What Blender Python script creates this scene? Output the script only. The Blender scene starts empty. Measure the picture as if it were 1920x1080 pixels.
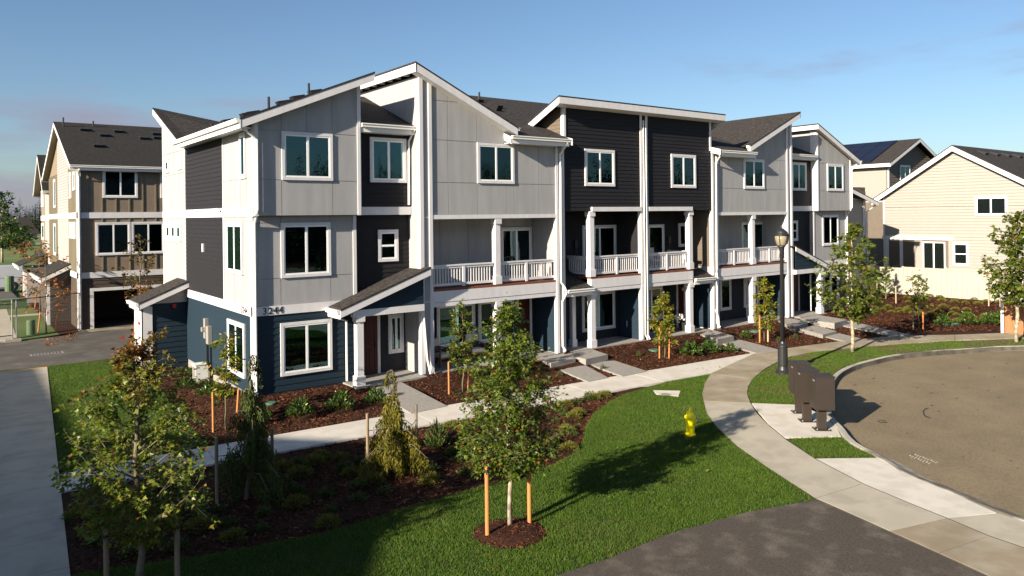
import bpy, bmesh, math, random
import numpy as np
from mathutils import Vector
from mathutils.geometry import tessellate_polygon
R = math.radians
random.seed(7); rng = np.random.default_rng(11)
sc = bpy.context.scene
COL = sc.collection

# ------------------------------------------------------------------ camera, sky, sun, exposure
SUN_AZ, SUN_EL = 12.0, 21.0            # light travels along +X turned 11 deg towards +Y
YAW, ROLL = R(36.8879), R(-0.63066)
FPX, CY = 1407.087, 404.217            # focal length and horizon row in a 1920 px wide frame
Fv = Vector((math.sin(YAW), math.cos(YAW), 0)); r0 = Vector((math.cos(YAW), -math.sin(YAW), 0)); u0_ = Vector((0, 0, 1))
Rv = r0*math.cos(ROLL) + u0_*math.sin(ROLL); Uv = u0_*math.cos(ROLL) - r0*math.sin(ROLL)
CAM = Vector((-7.355, -22.987, 5.3865))
cam_d = bpy.data.cameras.new('camera'); cam = bpy.data.objects.new('camera', cam_d); COL.objects.link(cam)
from mathutils import Matrix
cam.matrix_world = Matrix(((Rv.x, Uv.x, -Fv.x, CAM.x), (Rv.y, Uv.y, -Fv.y, CAM.y), (Rv.z, Uv.z, -Fv.z, CAM.z), (0, 0, 0, 1)))
cam_d.sensor_width = 36; cam_d.lens = FPX/1920*36; cam_d.shift_y = (CY-540)/1920
cam_d.clip_start = .1; cam_d.clip_end = 4000
sc.camera = cam

world = bpy.data.worlds.new("World"); sc.world = world; world.use_nodes = True
wn, wl = world.node_tree.nodes, world.node_tree.links; wn.clear()
sky = wn.new('ShaderNodeTexSky'); sky.sky_type = 'NISHITA'; sky.sun_disc = False
sky.sun_elevation = R(SUN_EL); sky.sun_rotation = math.atan2(-math.cos(R(SUN_AZ)), -math.sin(R(SUN_AZ)))
sky.altitude = 0; sky.air_density = 1.0; sky.dust_density = 0.8; sky.ozone_density = 3.2
bgn = wn.new('ShaderNodeBackground'); bgn.inputs['Strength'].default_value = 0.053
out = wn.new('ShaderNodeOutputWorld')
tc = wn.new('ShaderNodeTexCoord'); mp = wn.new('ShaderNodeMapping'); mp.inputs['Scale'].default_value = (1.5, 1.5, 7.0)
mp.inputs['Location'].default_value = (3.1, 1.4, .35)
nz = wn.new('ShaderNodeTexNoise'); nz.inputs['Scale'].default_value = 2.1; nz.inputs['Detail'].default_value = 7; nz.inputs['Roughness'].default_value = .56
wl.new(tc.outputs['Generated'], mp.inputs['Vector']); wl.new(mp.outputs[0], nz.inputs['Vector'])
sx = wn.new('ShaderNodeSeparateXYZ'); wl.new(tc.outputs['Generated'], sx.inputs[0])
def wmath(op, a, b):
    n = wn.new('ShaderNodeMath'); n.operation = op
    for k, v in enumerate((a, b)):
        if isinstance(v, (int, float)): n.inputs[k].default_value = v
        else: wl.new(v, n.inputs[k])
    return n.outputs[0]
def wrange(src, a, b, c, d):
    n = wn.new('ShaderNodeMapRange'); n.interpolation_type = 'SMOOTHSTEP'; wl.new(src, n.inputs[0])
    for k, v in enumerate((a, b, c, d)): n.inputs[k+1].default_value = v
    return n.outputs[0]
# a low bank of grey-mauve cloud stands in the north (towards the alley); thin wisps elsewhere
bank = wn.new('ShaderNodeVectorMath'); bank.operation = 'DOT_PRODUCT'; bank.inputs[1].default_value = (-.05, .9987, 0); wl.new(tc.outputs['Generated'], bank.inputs[0])
lowb = wmath('MULTIPLY', wrange(bank.outputs['Value'], .86, .985, 0, 1), wrange(sx.outputs['Z'], .03, .27, 1, 0))
dens = wmath('ADD', nz.outputs['Fac'], wmath('MULTIPLY', lowb, .21))
cover = wrange(dens, .575, .84, 0, .85)
mx = wn.new('ShaderNodeMixRGB'); mx.inputs[2].default_value = (2.75, 2.5, 3.15, 1)
wl.new(cover, mx.inputs[0]); wl.new(sky.outputs[0], mx.inputs[1]); tn = wn.new('ShaderNodeMixRGB'); tn.blend_type = 'MULTIPLY'; tn.inputs[0].default_value = 1; tn.inputs[2].default_value = (.88, .915, .945, 1); wl.new(mx.outputs[0], tn.inputs[1]); wl.new(tn.outputs[0], bgn.inputs['Color']); wl.new(bgn.outputs[0], out.inputs[0])

sl = bpy.data.lights.new('sun', 'SUN'); sl.energy = 4.8; sl.angle = R(.55); sl.color = (1.0, .88, .71)
so = bpy.data.objects.new('sun', sl); COL.objects.link(so)
sdir = Vector((math.cos(R(SUN_EL))*math.cos(R(SUN_AZ)), math.cos(R(SUN_EL))*math.sin(R(SUN_AZ)), -math.sin(R(SUN_EL))))
so.rotation_euler = sdir.to_track_quat('-Z', 'Y').to_euler(); so.location = (-30, -10, 30)
sc.view_settings.view_transform = 'Standard'; sc.view_settings.look = 'None'; sc.view_settings.gamma = 1
sc.view_settings.exposure = 1.45; sc.view_settings.use_curve_mapping = False
sc.cycles.max_bounces = 6; sc.cycles.transparent_max_bounces = 10; sc.cycles.use_denoising = True

# ------------------------------------------------------------------ pixel -> place helpers (surveying the photograph)
def ray(px, py): return Fv + Rv*((px-960)/FPX) - Uv*((py-CY)/FPX)
def gz(px, py, z):
    d = ray(px, py); return CAM + d*((z-CAM.z)/d.z)
def onY(px, py, Y):
    d = ray(px, py); return CAM + d*((Y-CAM.y)/d.y)
def onX(px, py, X):
    d = ray(px, py); return CAM + d*((X-CAM.x)/d.x)
def depth(p): return (Vector(p)-CAM).dot(Fv)
def zat(px, py, base):
    d = ray(px, py); return (CAM + d*(depth(base)/d.dot(Fv))).z
def sm(t): t = np.clip(t, 0, 1); return t*t*(3-2*t)
def hm(x, y):
    """height of the mulch / soil surface"""
    x = np.asarray(x, float); y = np.asarray(y, float)
    h = np.full(np.broadcast(x, y).shape, -.335)
    front = sm((y+2.55)/1.75)*sm((x+1.6)/1.6)*sm((5.5-y)/5)
    h = h + .29*front*(1-sm((x-33)/4))
    h = h + .56*sm((x-32.6)/7.2)*sm((y+13)/5)
    return h
def gm(px, py):
    z = -.3
    for _ in range(12):
        p = gz(px, py, z); z = float(hm(p.x, p.y))
    return Vector((p.x, p.y, z))

# ------------------------------------------------------------------ materials
def mat(name, col, rough=.6, var=.0, vscale=3., bump=0., bscale=40., spec=.4, metal=0, island=0., trans=0., col2=None, c2scale=1., c2lo=.45, c2hi=.6, stretch=None, detail=5):
    m = bpy.data.materials.new(name); m.use_nodes = True; n, l = m.node_tree.nodes, m.node_tree.links
    b = n['Principled BSDF']; b.inputs['Roughness'].default_value = rough; b.inputs['Metallic'].default_value = metal
    b.inputs['Specular IOR Level'].default_value = spec
    src = None
    rgb = n.new('ShaderNodeRGB'); rgb.outputs[0].default_value = (*col, 1); src = rgb.outputs[0]
    co = n.new('ShaderNodeTexCoord'); vec = n.new('ShaderNodeNewGeometry').outputs['Position']
    if stretch:
        mpn = n.new('ShaderNodeMapping'); mpn.inputs['Scale'].default_value = stretch; l.new(vec, mpn.inputs['Vector']); vec = mpn.outputs[0]
    if col2:
        t = n.new('ShaderNodeTexNoise'); t.inputs['Scale'].default_value = c2scale; t.inputs['Detail'].default_value = detail; l.new(vec, t.inputs['Vector'])
        mr = n.new('ShaderNodeMapRange'); mr.inputs[1].default_value = c2lo; mr.inputs[2].default_value = c2hi; l.new(t.outputs['Fac'], mr.inputs[0])
        mix = n.new('ShaderNodeMixRGB'); mix.inputs[2].default_value = (*col2, 1); l.new(mr.outputs[0], mix.inputs[0]); l.new(src, mix.inputs[1]); src = mix.outputs[0]
    val = None
    if var:
        t = n.new('ShaderNodeTexNoise'); t.inputs['Scale'].default_value = vscale; t.inputs['Detail'].default_value = detail; l.new(vec, t.inputs['Vector'])
        mr = n.new('ShaderNodeMapRange'); mr.inputs[1].default_value = .3; mr.inputs[2].default_value = .7
        mr.inputs[3].default_value = 1-var; mr.inputs[4].default_value = 1+var; l.new(t.outputs['Fac'], mr.inputs[0]); val = mr.outputs[0]
    if island:
        g = n.new('ShaderNodeNewGeometry'); mr = n.new('ShaderNodeMapRange'); mr.inputs[3].default_value = 1-island; mr.inputs[4].default_value = 1+island
        l.new(g.outputs['Random Per Island'], mr.inputs[0])
        if val is None: val = mr.outputs[0]
        else:
            mm = n.new('ShaderNodeMath'); mm.operation = 'MULTIPLY'; l.new(val, mm.inputs[0]); l.new(mr.outputs[0], mm.inputs[1]); val = mm.outputs[0]
    if val is not None:
        hs = n.new('ShaderNodeHueSaturation'); l.new(val, hs.inputs['Value']); l.new(src, hs.inputs['Color']); src = hs.outputs[0]
    l.new(src, b.inputs['Base Color'])
    if bump:
        t = n.new('ShaderNodeTexNoise'); t.inputs['Scale'].default_value = bscale; t.inputs['Detail'].default_value = 4; l.new(vec, t.inputs['Vector'])
        bp = n.new('ShaderNodeBump'); bp.inputs['Strength'].default_value = bump; bp.inputs['Distance'].default_value = .02
        l.new(t.outputs['Fac'], bp.inputs['Height']); l.new(bp.outputs[0], b.inputs['Normal'])
    if trans:
        tr = n.new('ShaderNodeBsdfTranslucent'); l.new(src, tr.inputs['Color']); ms = n.new('ShaderNodeMixShader'); ms.inputs[0].default_value = trans
        l.new(b.outputs[0], ms.inputs[1]); l.new(tr.outputs[0], ms.inputs[2]); l.new(ms.outputs[0], n['Material Output'].inputs[0])
    return m
def leafmat(name, cols, rough=.45, trans=.3, redz=None):
    """leaf colour picked per leaf from cols; redz = (z0, z1, colour): leaves turned by autumn towards the top"""
    m = bpy.data.materials.new(name); m.use_nodes = True; n, l = m.node_tree.nodes, m.node_tree.links
    b = n['Principled BSDF']; b.inputs['Roughness'].default_value = rough; b.inputs['Specular IOR Level'].default_value = .3
    g = n.new('ShaderNodeNewGeometry'); ramp = n.new('ShaderNodeValToRGB'); ramp.color_ramp.interpolation = 'LINEAR'
    e = ramp.color_ramp.elements
    while len(e) < len(cols): e.new(.5)
    for i, (p, c) in enumerate(cols): e[i].position = p; e[i].color = (*c, 1)
    l.new(g.outputs['Random Per Island'], ramp.inputs[0]); src = ramp.outputs[0]
    if redz:
        sp = n.new('ShaderNodeSeparateXYZ'); l.new(g.outputs['Position'], sp.inputs[0])
        nzz = n.new('ShaderNodeTexNoise'); nzz.inputs['Scale'].default_value = 2.2; l.new(g.outputs['Position'], nzz.inputs['Vector'])
        ad = n.new('ShaderNodeMath'); ad.operation = 'MULTIPLY_ADD'; ad.inputs[1].default_value = 2.6; l.new(nzz.outputs['Fac'], ad.inputs[0]); l.new(sp.outputs['Z'], ad.inputs[2])
        mr = n.new('ShaderNodeMapRange'); mr.inputs[1].default_value = redz[0]+1.3; mr.inputs[2].default_value = redz[1]+1.3; l.new(ad.outputs[0], mr.inputs[0])
        mix = n.new('ShaderNodeMixRGB'); mix.inputs[2].default_value = (*redz[2], 1); l.new(mr.outputs[0], mix.inputs[0]); l.new(src, mix.inputs[1]); src = mix.outputs[0]
    l.new(src, b.inputs['Base Color'])
    tr = n.new('ShaderNodeBsdfTranslucent'); l.new(src, tr.inputs['Color']); ms = n.new('ShaderNodeMixShader'); ms.inputs[0].default_value = trans
    l.new(b.outputs[0], ms.inputs[1]); l.new(tr.outputs[0], ms.inputs[2]); l.new(ms.outputs[0], n['Material Output'].inputs[0])
    return m
def glassmat(name, tint, ior, base):
    m = bpy.data.materials.new(name); m.use_nodes = True; n, l = m.node_tree.nodes, m.node_tree.links; n.remove(n['Principled BSDF'])
    fr = n.new('ShaderNodeFresnel'); fr.inputs[0].default_value = ior
    gl = n.new('ShaderNodeBsdfGlossy'); gl.inputs['Roughness'].default_value = .012; gl.inputs['Color'].default_value = (*tint, 1)
    nt = n.new('ShaderNodeTexNoise'); nt.inputs['Scale'].default_value = 1.3; nt.inputs['Detail'].default_value = 1
    ge = n.new('ShaderNodeNewGeometry'); l.new(ge.outputs['Position'], nt.inputs['Vector'])
    bp = n.new('ShaderNodeBump'); bp.inputs['Strength'].default_value = .05; bp.inputs['Distance'].default_value = .05; l.new(nt.outputs['Fac'], bp.inputs['Height']); l.new(bp.outputs[0], gl.inputs['Normal'])
    tp = n.new('ShaderNodeBsdfTransparent'); tp.inputs[0].default_value = (*base, 1)
    ms = n.new('ShaderNodeMixShader'); l.new(fr.outputs[0], ms.inputs[0]); l.new(tp.outputs[0], ms.inputs[1]); l.new(gl.outputs[0], ms.inputs[2]); l.new(ms.outputs[0], n['Material Output'].inputs[0])
    return m
def roofmat(name, c1, c2):
    m = mat(name, c1, .92, bump=.6, bscale=40, col2=c2, c2scale=7.5, c2lo=.44, c2hi=.58, stretch=(1, 1, 3.4), spec=.2, island=.0, var=.34, vscale=15)
    return m
M = dict(
    grey=mat('grey_panel_paint', (.305, .302, .305), .65, var=.09, vscale=2.0, stretch=(1.8, 1.8, .3), bump=.05, bscale=120),
    white=mat('white_trim_paint', (.60, .59, .60), .5, var=.06, vscale=2.5, stretch=(2, 2, .6)),
    dark=mat('charcoal_siding_paint', (.0150, .0142, .0165), .65, var=.10, vscale=3, stretch=(1, 1, 6), bump=.05, bscale=50, spec=.2),
    navy=mat('navy_siding_paint', (.0115, .0245, .038), .65, var=.08, vscale=3, stretch=(1, 1, 6), bump=.05, bscale=50, spec=.2),
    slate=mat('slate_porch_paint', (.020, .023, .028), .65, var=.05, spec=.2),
    door=mat('maroon_door_paint', (.055, .0075, .0075), .4),
    roof=roofmat('asphalt_shingle', (.022, .0195, .0185), (.043, .037, .034)),
    roof2=roofmat('dark_asphalt_shingle', (.016, .0145, .0135), (.027, .024, .022)),
    metal=mat('black_metal', (.018, .018, .02), .4), gutter=mat('gutter_enamel', (.70, .69, .66), .35),
    vinyl=mat('window_vinyl', (.80, .80, .79), .4),
    glass=glassmat('window_glass', (.40, .68, .76), 1.8, (.8, .85, .83)), room=mat('dark_room', (.006, .0055, .005), .9),
    curtain=mat('curtain_fabric', (.42, .39, .33), .8, var=.1, vscale=30), greencurtain=mat('green_curtain', (.09, .16, .04), .8),
    deck=mat('redwood_deck', (.16, .055, .03), .6, var=.15, vscale=8),
    slab=mat('walk_concrete', (.25, .235, .215), .85, var=.12, vscale=9, bump=.12, bscale=90, col2=(.19, .18, .165), c2scale=45, c2lo=.45, c2hi=.7),
    walkc=mat('sidewalk_concrete', (.50, .47, .42), .85, var=.06, vscale=1.1, bump=.08, bscale=80, col2=(.44, .41, .36), c2scale=2.2),
    oldc=mat('weathered_concrete', (.225, .185, .125), .88, var=.10, vscale=1.4, bump=.1, bscale=80, col2=(.275, .24, .18), c2scale=1.6, c2lo=.42, c2hi=.62),
    midc=mat('worn_concrete', (.36, .325, .26), .88, var=.07, vscale=1.2, bump=.1, bscale=80, col2=(.31, .28, .22), c2scale=1.8),
    newc=mat('new_concrete', (.52, .485, .43), .82, var=.05, vscale=1.3, bump=.08, bscale=80, col2=(.46, .43, .37), c2scale=2.5),
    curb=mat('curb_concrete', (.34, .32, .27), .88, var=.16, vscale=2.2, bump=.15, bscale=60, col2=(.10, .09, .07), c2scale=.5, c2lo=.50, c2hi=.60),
    curbface=mat('stained_shaded_kerb_face', (.085, .075, .058), .9, var=.3, vscale=3, col2=(.05, .044, .034), c2scale=1.2),  # road stain and the shade on the kerb face, both put into this colour
    joint=mat('dark_joint', (.05, .045, .04), .95),  # plain dark colour of the joints between slabs
    road=mat('cul_de_sac_asphalt', (.195, .156, .098), .9, var=.13, vscale=.8, bump=.35, bscale=60, col2=(.115, .092, .058), c2scale=26, c2lo=.42, c2hi=.72, spec=.25),
    drive=mat('driveway_asphalt', (.064, .053, .044), .9, var=.26, vscale=30, bump=.4, bscale=60, col2=(.125, .108, .086), c2scale=2.3, c2lo=.50, c2hi=.80, spec=.25),
    alley=mat('alley_asphalt', (.062, .056, .048), .92, var=.2, vscale=.9, bump=.3, bscale=120, col2=(.10, .09, .075), c2scale=1.2, c2lo=.5, c2hi=.72),
    mulch=mat('bark_mulch', (.030, .013, .0085), .95, var=.35, vscale=14, bump=.9, bscale=38, col2=(.050, .021, .012), c2scale=20, spec=.1),
    chip=mat('bark_chip', (.060, .022, .011), .9, island=.75, spec=.15),
    chiplight=mat('pale_bark_chip', (.16, .085, .045), .9, island=.4, spec=.15),
    soil=mat('lawn_soil', (.020, .030, .008), .95, var=.25, vscale=6, bump=.5, bscale=50),
    blade=leafmat('grass_blade', [(0, (.026, .072, .004)), (.5, (.056, .122, .007)), (.85, (.085, .145, .010)), (1, (.115, .12, .03))], .6, .3),
    bladel=leafmat('light_grass_blade', [(0, (.05, .105, .007)), (.5, (.085, .150, .011)), (1, (.12, .17, .018))], .6, .35),
    bladey=leafmat('dry_grass_blade', [(0, (.055, .085, .014)), (.5, (.085, .11, .018)), (1, (.15, .135, .04))], .6, .3),
    stake=mat('orange_stake_wood', (.42, .17, .05), .6, var=.12, vscale=4, stretch=(6, 6, .8)), stakeg=mat('grey_stake_wood', (.20, .155, .105), .75, var=.15, vscale=4, stretch=(6, 6, .8)),
    stakel=mat('pale_stake_wood', (.36, .28, .18), .75, var=.1), tie=mat('black_tie', (.02, .02, .02), .7),
    palebark=mat('pale_bark', (.33, .28, .20), .85, var=.2, vscale=9, col2=(.19, .155, .10), c2scale=7), bark=mat('green_brown_bark', (.11, .095, .05), .85, var=.2, vscale=9),
    dbark=mat('grey_brown_bark', (.13, .105, .08), .9, var=.25, vscale=8),
    yellow=mat('hydrant_yellow', (.95, .77, .004), .30, var=.04, vscale=6), capm=mat('grey_cast_cap', (.36, .34, .31), .45, metal=.4),
    bronze=mat('bronze_enamel', (.028, .021, .017), .45, var=.06, vscale=4), steel=mat('zinc_steel', (.45, .45, .45), .4, metal=.7),
    lampglass=mat('frosted_lamp_glass', (.36, .31, .21), .35, trans=.35),
    vinylfence=mat('cream_vinyl', (.33, .31, .262), .5, var=.04, vscale=3), cream=mat('cream_siding', (.256, .236, .212), .6, var=.03, vscale=3),
    taupe=mat('taupe_siding', (.115, .092, .070), .65, var=.06), tan=mat('tan_batten_siding', (.19, .146, .106), .65, var=.06, vscale=4), olive=mat('olive_batten', (.165, .142, .095), .65),
    brown=mat('brown_siding', (.062, .045, .034), .65, var=.08, vscale=4), palesiding=mat('pale_siding', (.30, .268, .258), .6, var=.03),
    solar=mat('solar_cell', (.007, .008, .018), .35, spec=.4), cedar=mat('cedar_board', (.26, .12, .05), .7, var=.2, vscale=5, stretch=(5, 5, .7)),
    greenbox=mat('utility_green', (.075, .12, .055), .5), lid=mat('green_plastic_lid', (.055, .13, .09), .5), rust=mat('rust_dust', (.3, .1, .03), .9),
    vanp=mat('white_van_paint', (.45, .46, .50), .3), rubber=mat('black_rubber', (.015, .015, .015), .8),
    tactile=mat('tactile_yellow', (.62, .38, .04), .7), paint=mat('chalk_paint', (.50, .48, .42), .9), skid=mat('tyre_mark', (.025, .022, .02), .9),
    field=mat('playing_field_grass', (.058, .098, .012), .9, var=.2, vscale=.15, col2=(.11, .12, .03), c2scale=.05), vdirt=mat('verge_dirt', (.075, .048, .026), .95, var=.35, vscale=9, bump=.6, bscale=30), dirt=mat('dry_dirt', (.20, .15, .09), .95, var=.15, vscale=2),
    sign=mat('red_notice', (.35, .03, .03), .6), lightglass=mat('porch_light_glass', (.8, .6, .35), .4), fire=mat('alarm_red', (.35, .01, .01), .4),
    cushion=mat('cream_cushion', (.55, .5, .43), .9), leather=mat('black_cushion', (.02, .02, .022), .6), wood=mat('teak_wood', (.20, .07, .03), .5), flower=mat('white_flower', (.75, .7, .68), .6),
    needle=leafmat('golden_needles', [(0, (.05, .06, .006)), (.5, (.125, .115, .010)), (1, (.22, .18, .015))], .6, .3),
    dneedle=leafmat('green_needles', [(0, (.03, .05, .012)), (.5, (.055, .08, .015)), (1, (.09, .11, .022))], .6, .3),
    maple=leafmat('maple_leaf', [(0, (.028, .058, .006)), (.5, (.066, .110, .011)), (.9, (.13, .155, .017)), (.97, (.14, .12, .02)), (1, (.26, .07, .02))], .42, .28),
    autumn=leafmat('turning_maple_leaf', [(0, (.055, .095, .008)), (.55, (.11, .155, .014)), (.92, (.17, .18, .022)), (1, (.22, .08, .018))], .42, .3, redz=(2.8, 4.2, (.20, .026, .014))),
    street=leafmat('street_tree_leaf', [(0, (.045, .078, .008)), (.5, (.085, .12, .012)), (.92, (.13, .145, .022)), (1, (.20, .10, .03))], .42, .3),
    sapling=leafmat('sapling_leaf', [(0, (.08, .125, .010)), (.5, (.17, .19, .016)), (.8, (.20, .19, .02)), (1, (.34, .15, .02))], .42, .35),
    orangeleaf=leafmat('orange_leaf', [(0, (.14, .05, .015)), (.5, (.28, .09, .02)), (1, (.36, .17, .03))], .5, .3, redz=None),
    brownleaf=leafmat('bronze_leaf', [(0, (.07, .05, .015)), (.5, (.12, .075, .02)), (1, (.09, .10, .02))], .5, .3),
    laurel=leafmat('laurel_leaf', [(0, (.022, .050, .010)), (.6, (.04, .085, .014)), (1, (.10, .14, .02))], .28, .2),
    heath=leafmat('heather_sprig', [(0, (.075, .082, .012)), (.5, (.135, .135, .018)), (1, (.19, .175, .03))], .6, .25),
    sprig=leafmat('green_sprig', [(0, (.030, .060, .012)), (.5, (.06, .085, .018)), (1, (.11, .11, .03))], .6, .25),
    wood_far=leafmat('far_conifer', [(0, (.012, .022, .008)), (1, (.03, .042, .014))], .8, .15),
)

# ------------------------------------------------------------------ object helpers
WP = {}                                  # world place of every object
def link(o, parent, loc):
    COL.objects.link(o); loc = Vector(loc)
    if parent is not None:
        o.parent = parent; o.location = loc - WP[parent.name]
    else: o.location = loc
    WP[o.name] = loc; return o
def tag(o, label=None, cat=None, group=None, kind=None):
    if label: o['label'] = label
    if cat: o['category'] = cat
    if group: o['group'] = group
    if kind: o['kind'] = kind
    return o
def thing(name, loc, label, cat, group=None, kind=None):
    o = bpy.data.objects.new(name, None); o.empty_display_size = .2
    return tag(link(o, None, loc), label, cat, group, kind)
class MB:
    def __init__(s): s.v = []; s.f = []; s.mi = []; s.m = []
    def _m(s, m):
        if m not in s.m: s.m.append(m)
        return s.m.index(m)
    def add(s, vs, fs, m=None):
        b = len(s.v); s.v += [tuple(p) for p in vs]; i = s._m(m) if m else 0
        s.f += [tuple(b+k for k in f) for f in fs]; s.mi += [i]*len(fs); return s
    def box(s, x0, x1, y0, y1, z0, z1, m=None):
        x0, x1 = min(x0, x1), max(x0, x1); y0, y1 = min(y0, y1), max(y0, y1); z0, z1 = min(z0, z1), max(z0, z1)
        return s.add([(x0, y0, z0), (x1, y0, z0), (x1, y1, z0), (x0, y1, z0), (x0, y0, z1), (x1, y0, z1), (x1, y1, z1), (x0, y1, z1)],
                     [(0, 3, 2, 1), (4, 5, 6, 7), (0, 1, 5, 4), (1, 2, 6, 5), (2, 3, 7, 6), (3, 0, 4, 7)], m)
    def prism(s, top, bot, m=None):
        n = len(top); return s.add(list(top)+list(bot), [tuple(range(n)), tuple(range(2*n-1, n-1, -1))]+[(i, i+n, (i+1) % n+n, (i+1) % n) for i in range(n)], m)
    def tube(s, pts, rads, n=8, m=None, cap=True):
        pts = [Vector(p) for p in pts]; b = len(s.v); i0 = s._m(m) if m else 0
        rads = [rads]*len(pts) if isinstance(rads, (int, float)) else rads
        for k, p in enumerate(pts):
            d = (pts[min(k+1, len(pts)-1)] - pts[max(k-1, 0)]).normalized()
            a = d.cross(Vector((0, 0, 1)) if abs(d.z) < .9 else Vector((1, 0, 0))).normalized(); c = d.cross(a)
            for j in range(n):
                t = 2*math.pi*j/n; s.v.append(tuple(p + (a*math.cos(t)+c*math.sin(t))*rads[k]))
        for k in range(len(pts)-1):
            for j in range(n):
                s.f.append((b+k*n+j, b+k*n+(j+1) % n, b+(k+1)*n+(j+1) % n, b+(k+1)*n+j)); s.mi.append(i0)
        if cap:
            s.f.append(tuple(b+j for j in range(n-1, -1, -1))); s.f.append(tuple(b+(len(pts)-1)*n+j for j in range(n))); s.mi += [i0, i0]
        return s
    def lathe(s, prof, cx, cy, n=20, m=None):
        b = len(s.v); i0 = s._m(m) if m else 0
        for r, z in prof:
            for j in range(n): t = 2*math.pi*j/n; s.v.append((cx+r*math.cos(t), cy+r*math.sin(t), z))
        for k in range(len(prof)-1):
            for j in range(n): s.f.append((b+k*n+j, b+k*n+(j+1) % n, b+(k+1)*n+(j+1) % n, b+(k+1)*n+j)); s.mi.append(i0)
        s.f.append(tuple(b+j for j in range(n-1, -1, -1))); s.f.append(tuple(b+(len(prof)-1)*n+j for j in range(n))); s.mi += [i0, i0]
        return s
    def sheet(s, poly, z, drop=.12, m=None):
        """flat slab with a polygon outline; z may be a number or function"""
        zf = z if callable(z) else (lambda x, y: z)
        P = [Vector((p[0], p[1], 0)) for p in poly]; tri = tessellate_polygon([P]); n = len(P)
        top = [(p.x, p.y, float(zf(p.x, p.y))) for p in P]
        fs = []
        for t in tri:
            a, b_, c = (P[k] for k in t); fs.append(tuple(t) if (b_-a).cross(c-a).z > 0 else tuple(reversed(t)))
        fs += [(i, (i+1) % n, (i+1) % n+n, i+n) for i in range(n)]
        return s.add(top+[(x, y, zz-drop) for x, y, zz in top], fs, m)
    def mesh(s, name, mats, origin=(0, 0, 0), smooth=False):
        me = bpy.data.meshes.new(name); o = Vector(origin)
        me.from_pydata([(x-o.x, y-o.y, z-o.z) for x, y, z in s.v], [], s.f)
        ml = s.m if s.m else (mats if isinstance(mats, (list, tuple)) else [mats])
        for m in ml: me.materials.append(m)
        if len(ml) > 1: me.polygons.foreach_set('material_index', s.mi)
        if smooth: me.polygons.foreach_set('use_smooth', [True]*len(me.polygons))
        me.update(); return me
    def part(s, name, m, parent, label=None, smooth=False, loc=None):
        if loc is None: loc = WP[parent.name] if parent is not None else Vector((0, 0, 0))
        o = bpy.data.objects.new(name, s.mesh(name, m, loc, smooth)); link(o, parent, loc)
        if label: o['label'] = label
        return o
def np_mesh(name, verts, faces, mats, mi=None):
    """verts (n,3), faces (m,k) all of one size"""
    me = bpy.data.meshes.new(name); k = faces.shape[1]
    me.vertices.add(len(verts)); me.vertices.foreach_set('co', np.ascontiguousarray(verts, np.float32).ravel())
    me.loops.add(faces.size); me.loops.foreach_set('vertex_index', np.ascontiguousarray(faces, np.int32).ravel())
    me.polygons.add(len(faces)); me.polygons.foreach_set('loop_start', np.arange(0, faces.size, k, dtype=np.int32))
    for m in mats: me.materials.append(m)
    if mi is not None: me.polygons.foreach_set('material_index', np.ascontiguousarray(mi, np.int32))
    me.update(calc_edges=True); return me
def np_obj(name, verts, faces, mats, parent=None, loc=(0, 0, 0), mi=None):
    o = bpy.data.objects.new(name, np_mesh(name, np.asarray(verts)-np.array(loc)[None], faces, mats, mi)); return link(o, parent, loc)
def board(mb, p0, p1, h, t):
    """a board hung below the line p0-p1, h deep, thickness vector t"""
    p0, p1, t = Vector(p0), Vector(p1), Vector(t); d = Vector((0, 0, h))
    a = [p0, p1, p1-d, p0-d]; return mb.prism([p+t for p in a], a)

# ------------------------------------------------------------------ wall frames: (u along the wall, z up, d outwards)
class Wall:
    def __init__(s, plane, axis, sgn, f=lambda x: x): s.p, s.axis, s.sgn, s.f = plane, axis, sgn, f
    def P(s, u, z, d=0):
        if s.axis == 'Y': return (s.f(u), s.p + s.sgn*d, z)
        return (s.p + s.sgn*d, u, z)
    def box(s, mb, u0, u1, z0, z1, d0, d1, m=None):
        a = s.P(u0, z0, d0); b = s.P(u1, z1, d1); return mb.box(a[0], b[0], a[1], b[1], z0, z1, m)
    def poly(s, mb, poly, d0, d1):
        g = (lambda z: d1) if not callable(d1) else d1
        return mb.prism([s.P(u, z, g(z)) for u, z in poly], [s.P(u, z, d0) for u, z in poly])
def clip(poly, a, b, c):
    o = []; n = len(poly)
    for i in range(n):
        p, q = poly[i], poly[(i+1) % n]; fp = a*p[0]+b*p[1]-c; fq = a*q[0]+b*q[1]-c
        if fp <= 1e-9: o.append(p)
        if (fp < -1e-9 and fq > 1e-9) or (fp > 1e-9 and fq < -1e-9):
            t = fp/(fp-fq); o.append((p[0]+(q[0]-p[0])*t, p[1]+(q[1]-p[1])*t))
    return o
def rect(u0, u1, z0, z1): return [(u0, z0), (u1, z0), (u1, z1), (u0, z1)]
PC = {}
def piece(name, key, mb, m, parent, loc):
    k = (name, key, m.name)
    if k not in PC: PC[k] = mb().mesh(name, m, loc)
    o = bpy.data.objects.new(name, PC[k]); return link(o, parent, loc)
def planks(parent, w, poly, pitch, m, thick=.024):
    z0 = min(p[1] for p in poly); z1 = max(p[1] for p in poly); z = z0
    while z < z1-.02:
        zt = min(z+pitch, z1); q = clip(clip(poly, 0, -1, -z), 0, 1, zt)
        if len(q) >= 3:
            us = [p[0] for p in q]; loc = w.P(min(us), z)
            def mk(q=q, z=z): mb = MB(); w.poly(mb, q, 0, lambda zz, z=z: thick-(thick-.006)*(zz-z)/pitch); return mb
            key = (w.axis, w.sgn, tuple((round(a-min(us), 3), round(b-z, 3)) for a, b in q), w.f(1) > w.f(0))
            piece('plank', key, mk, m, parent, loc)
        z += pitch
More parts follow.
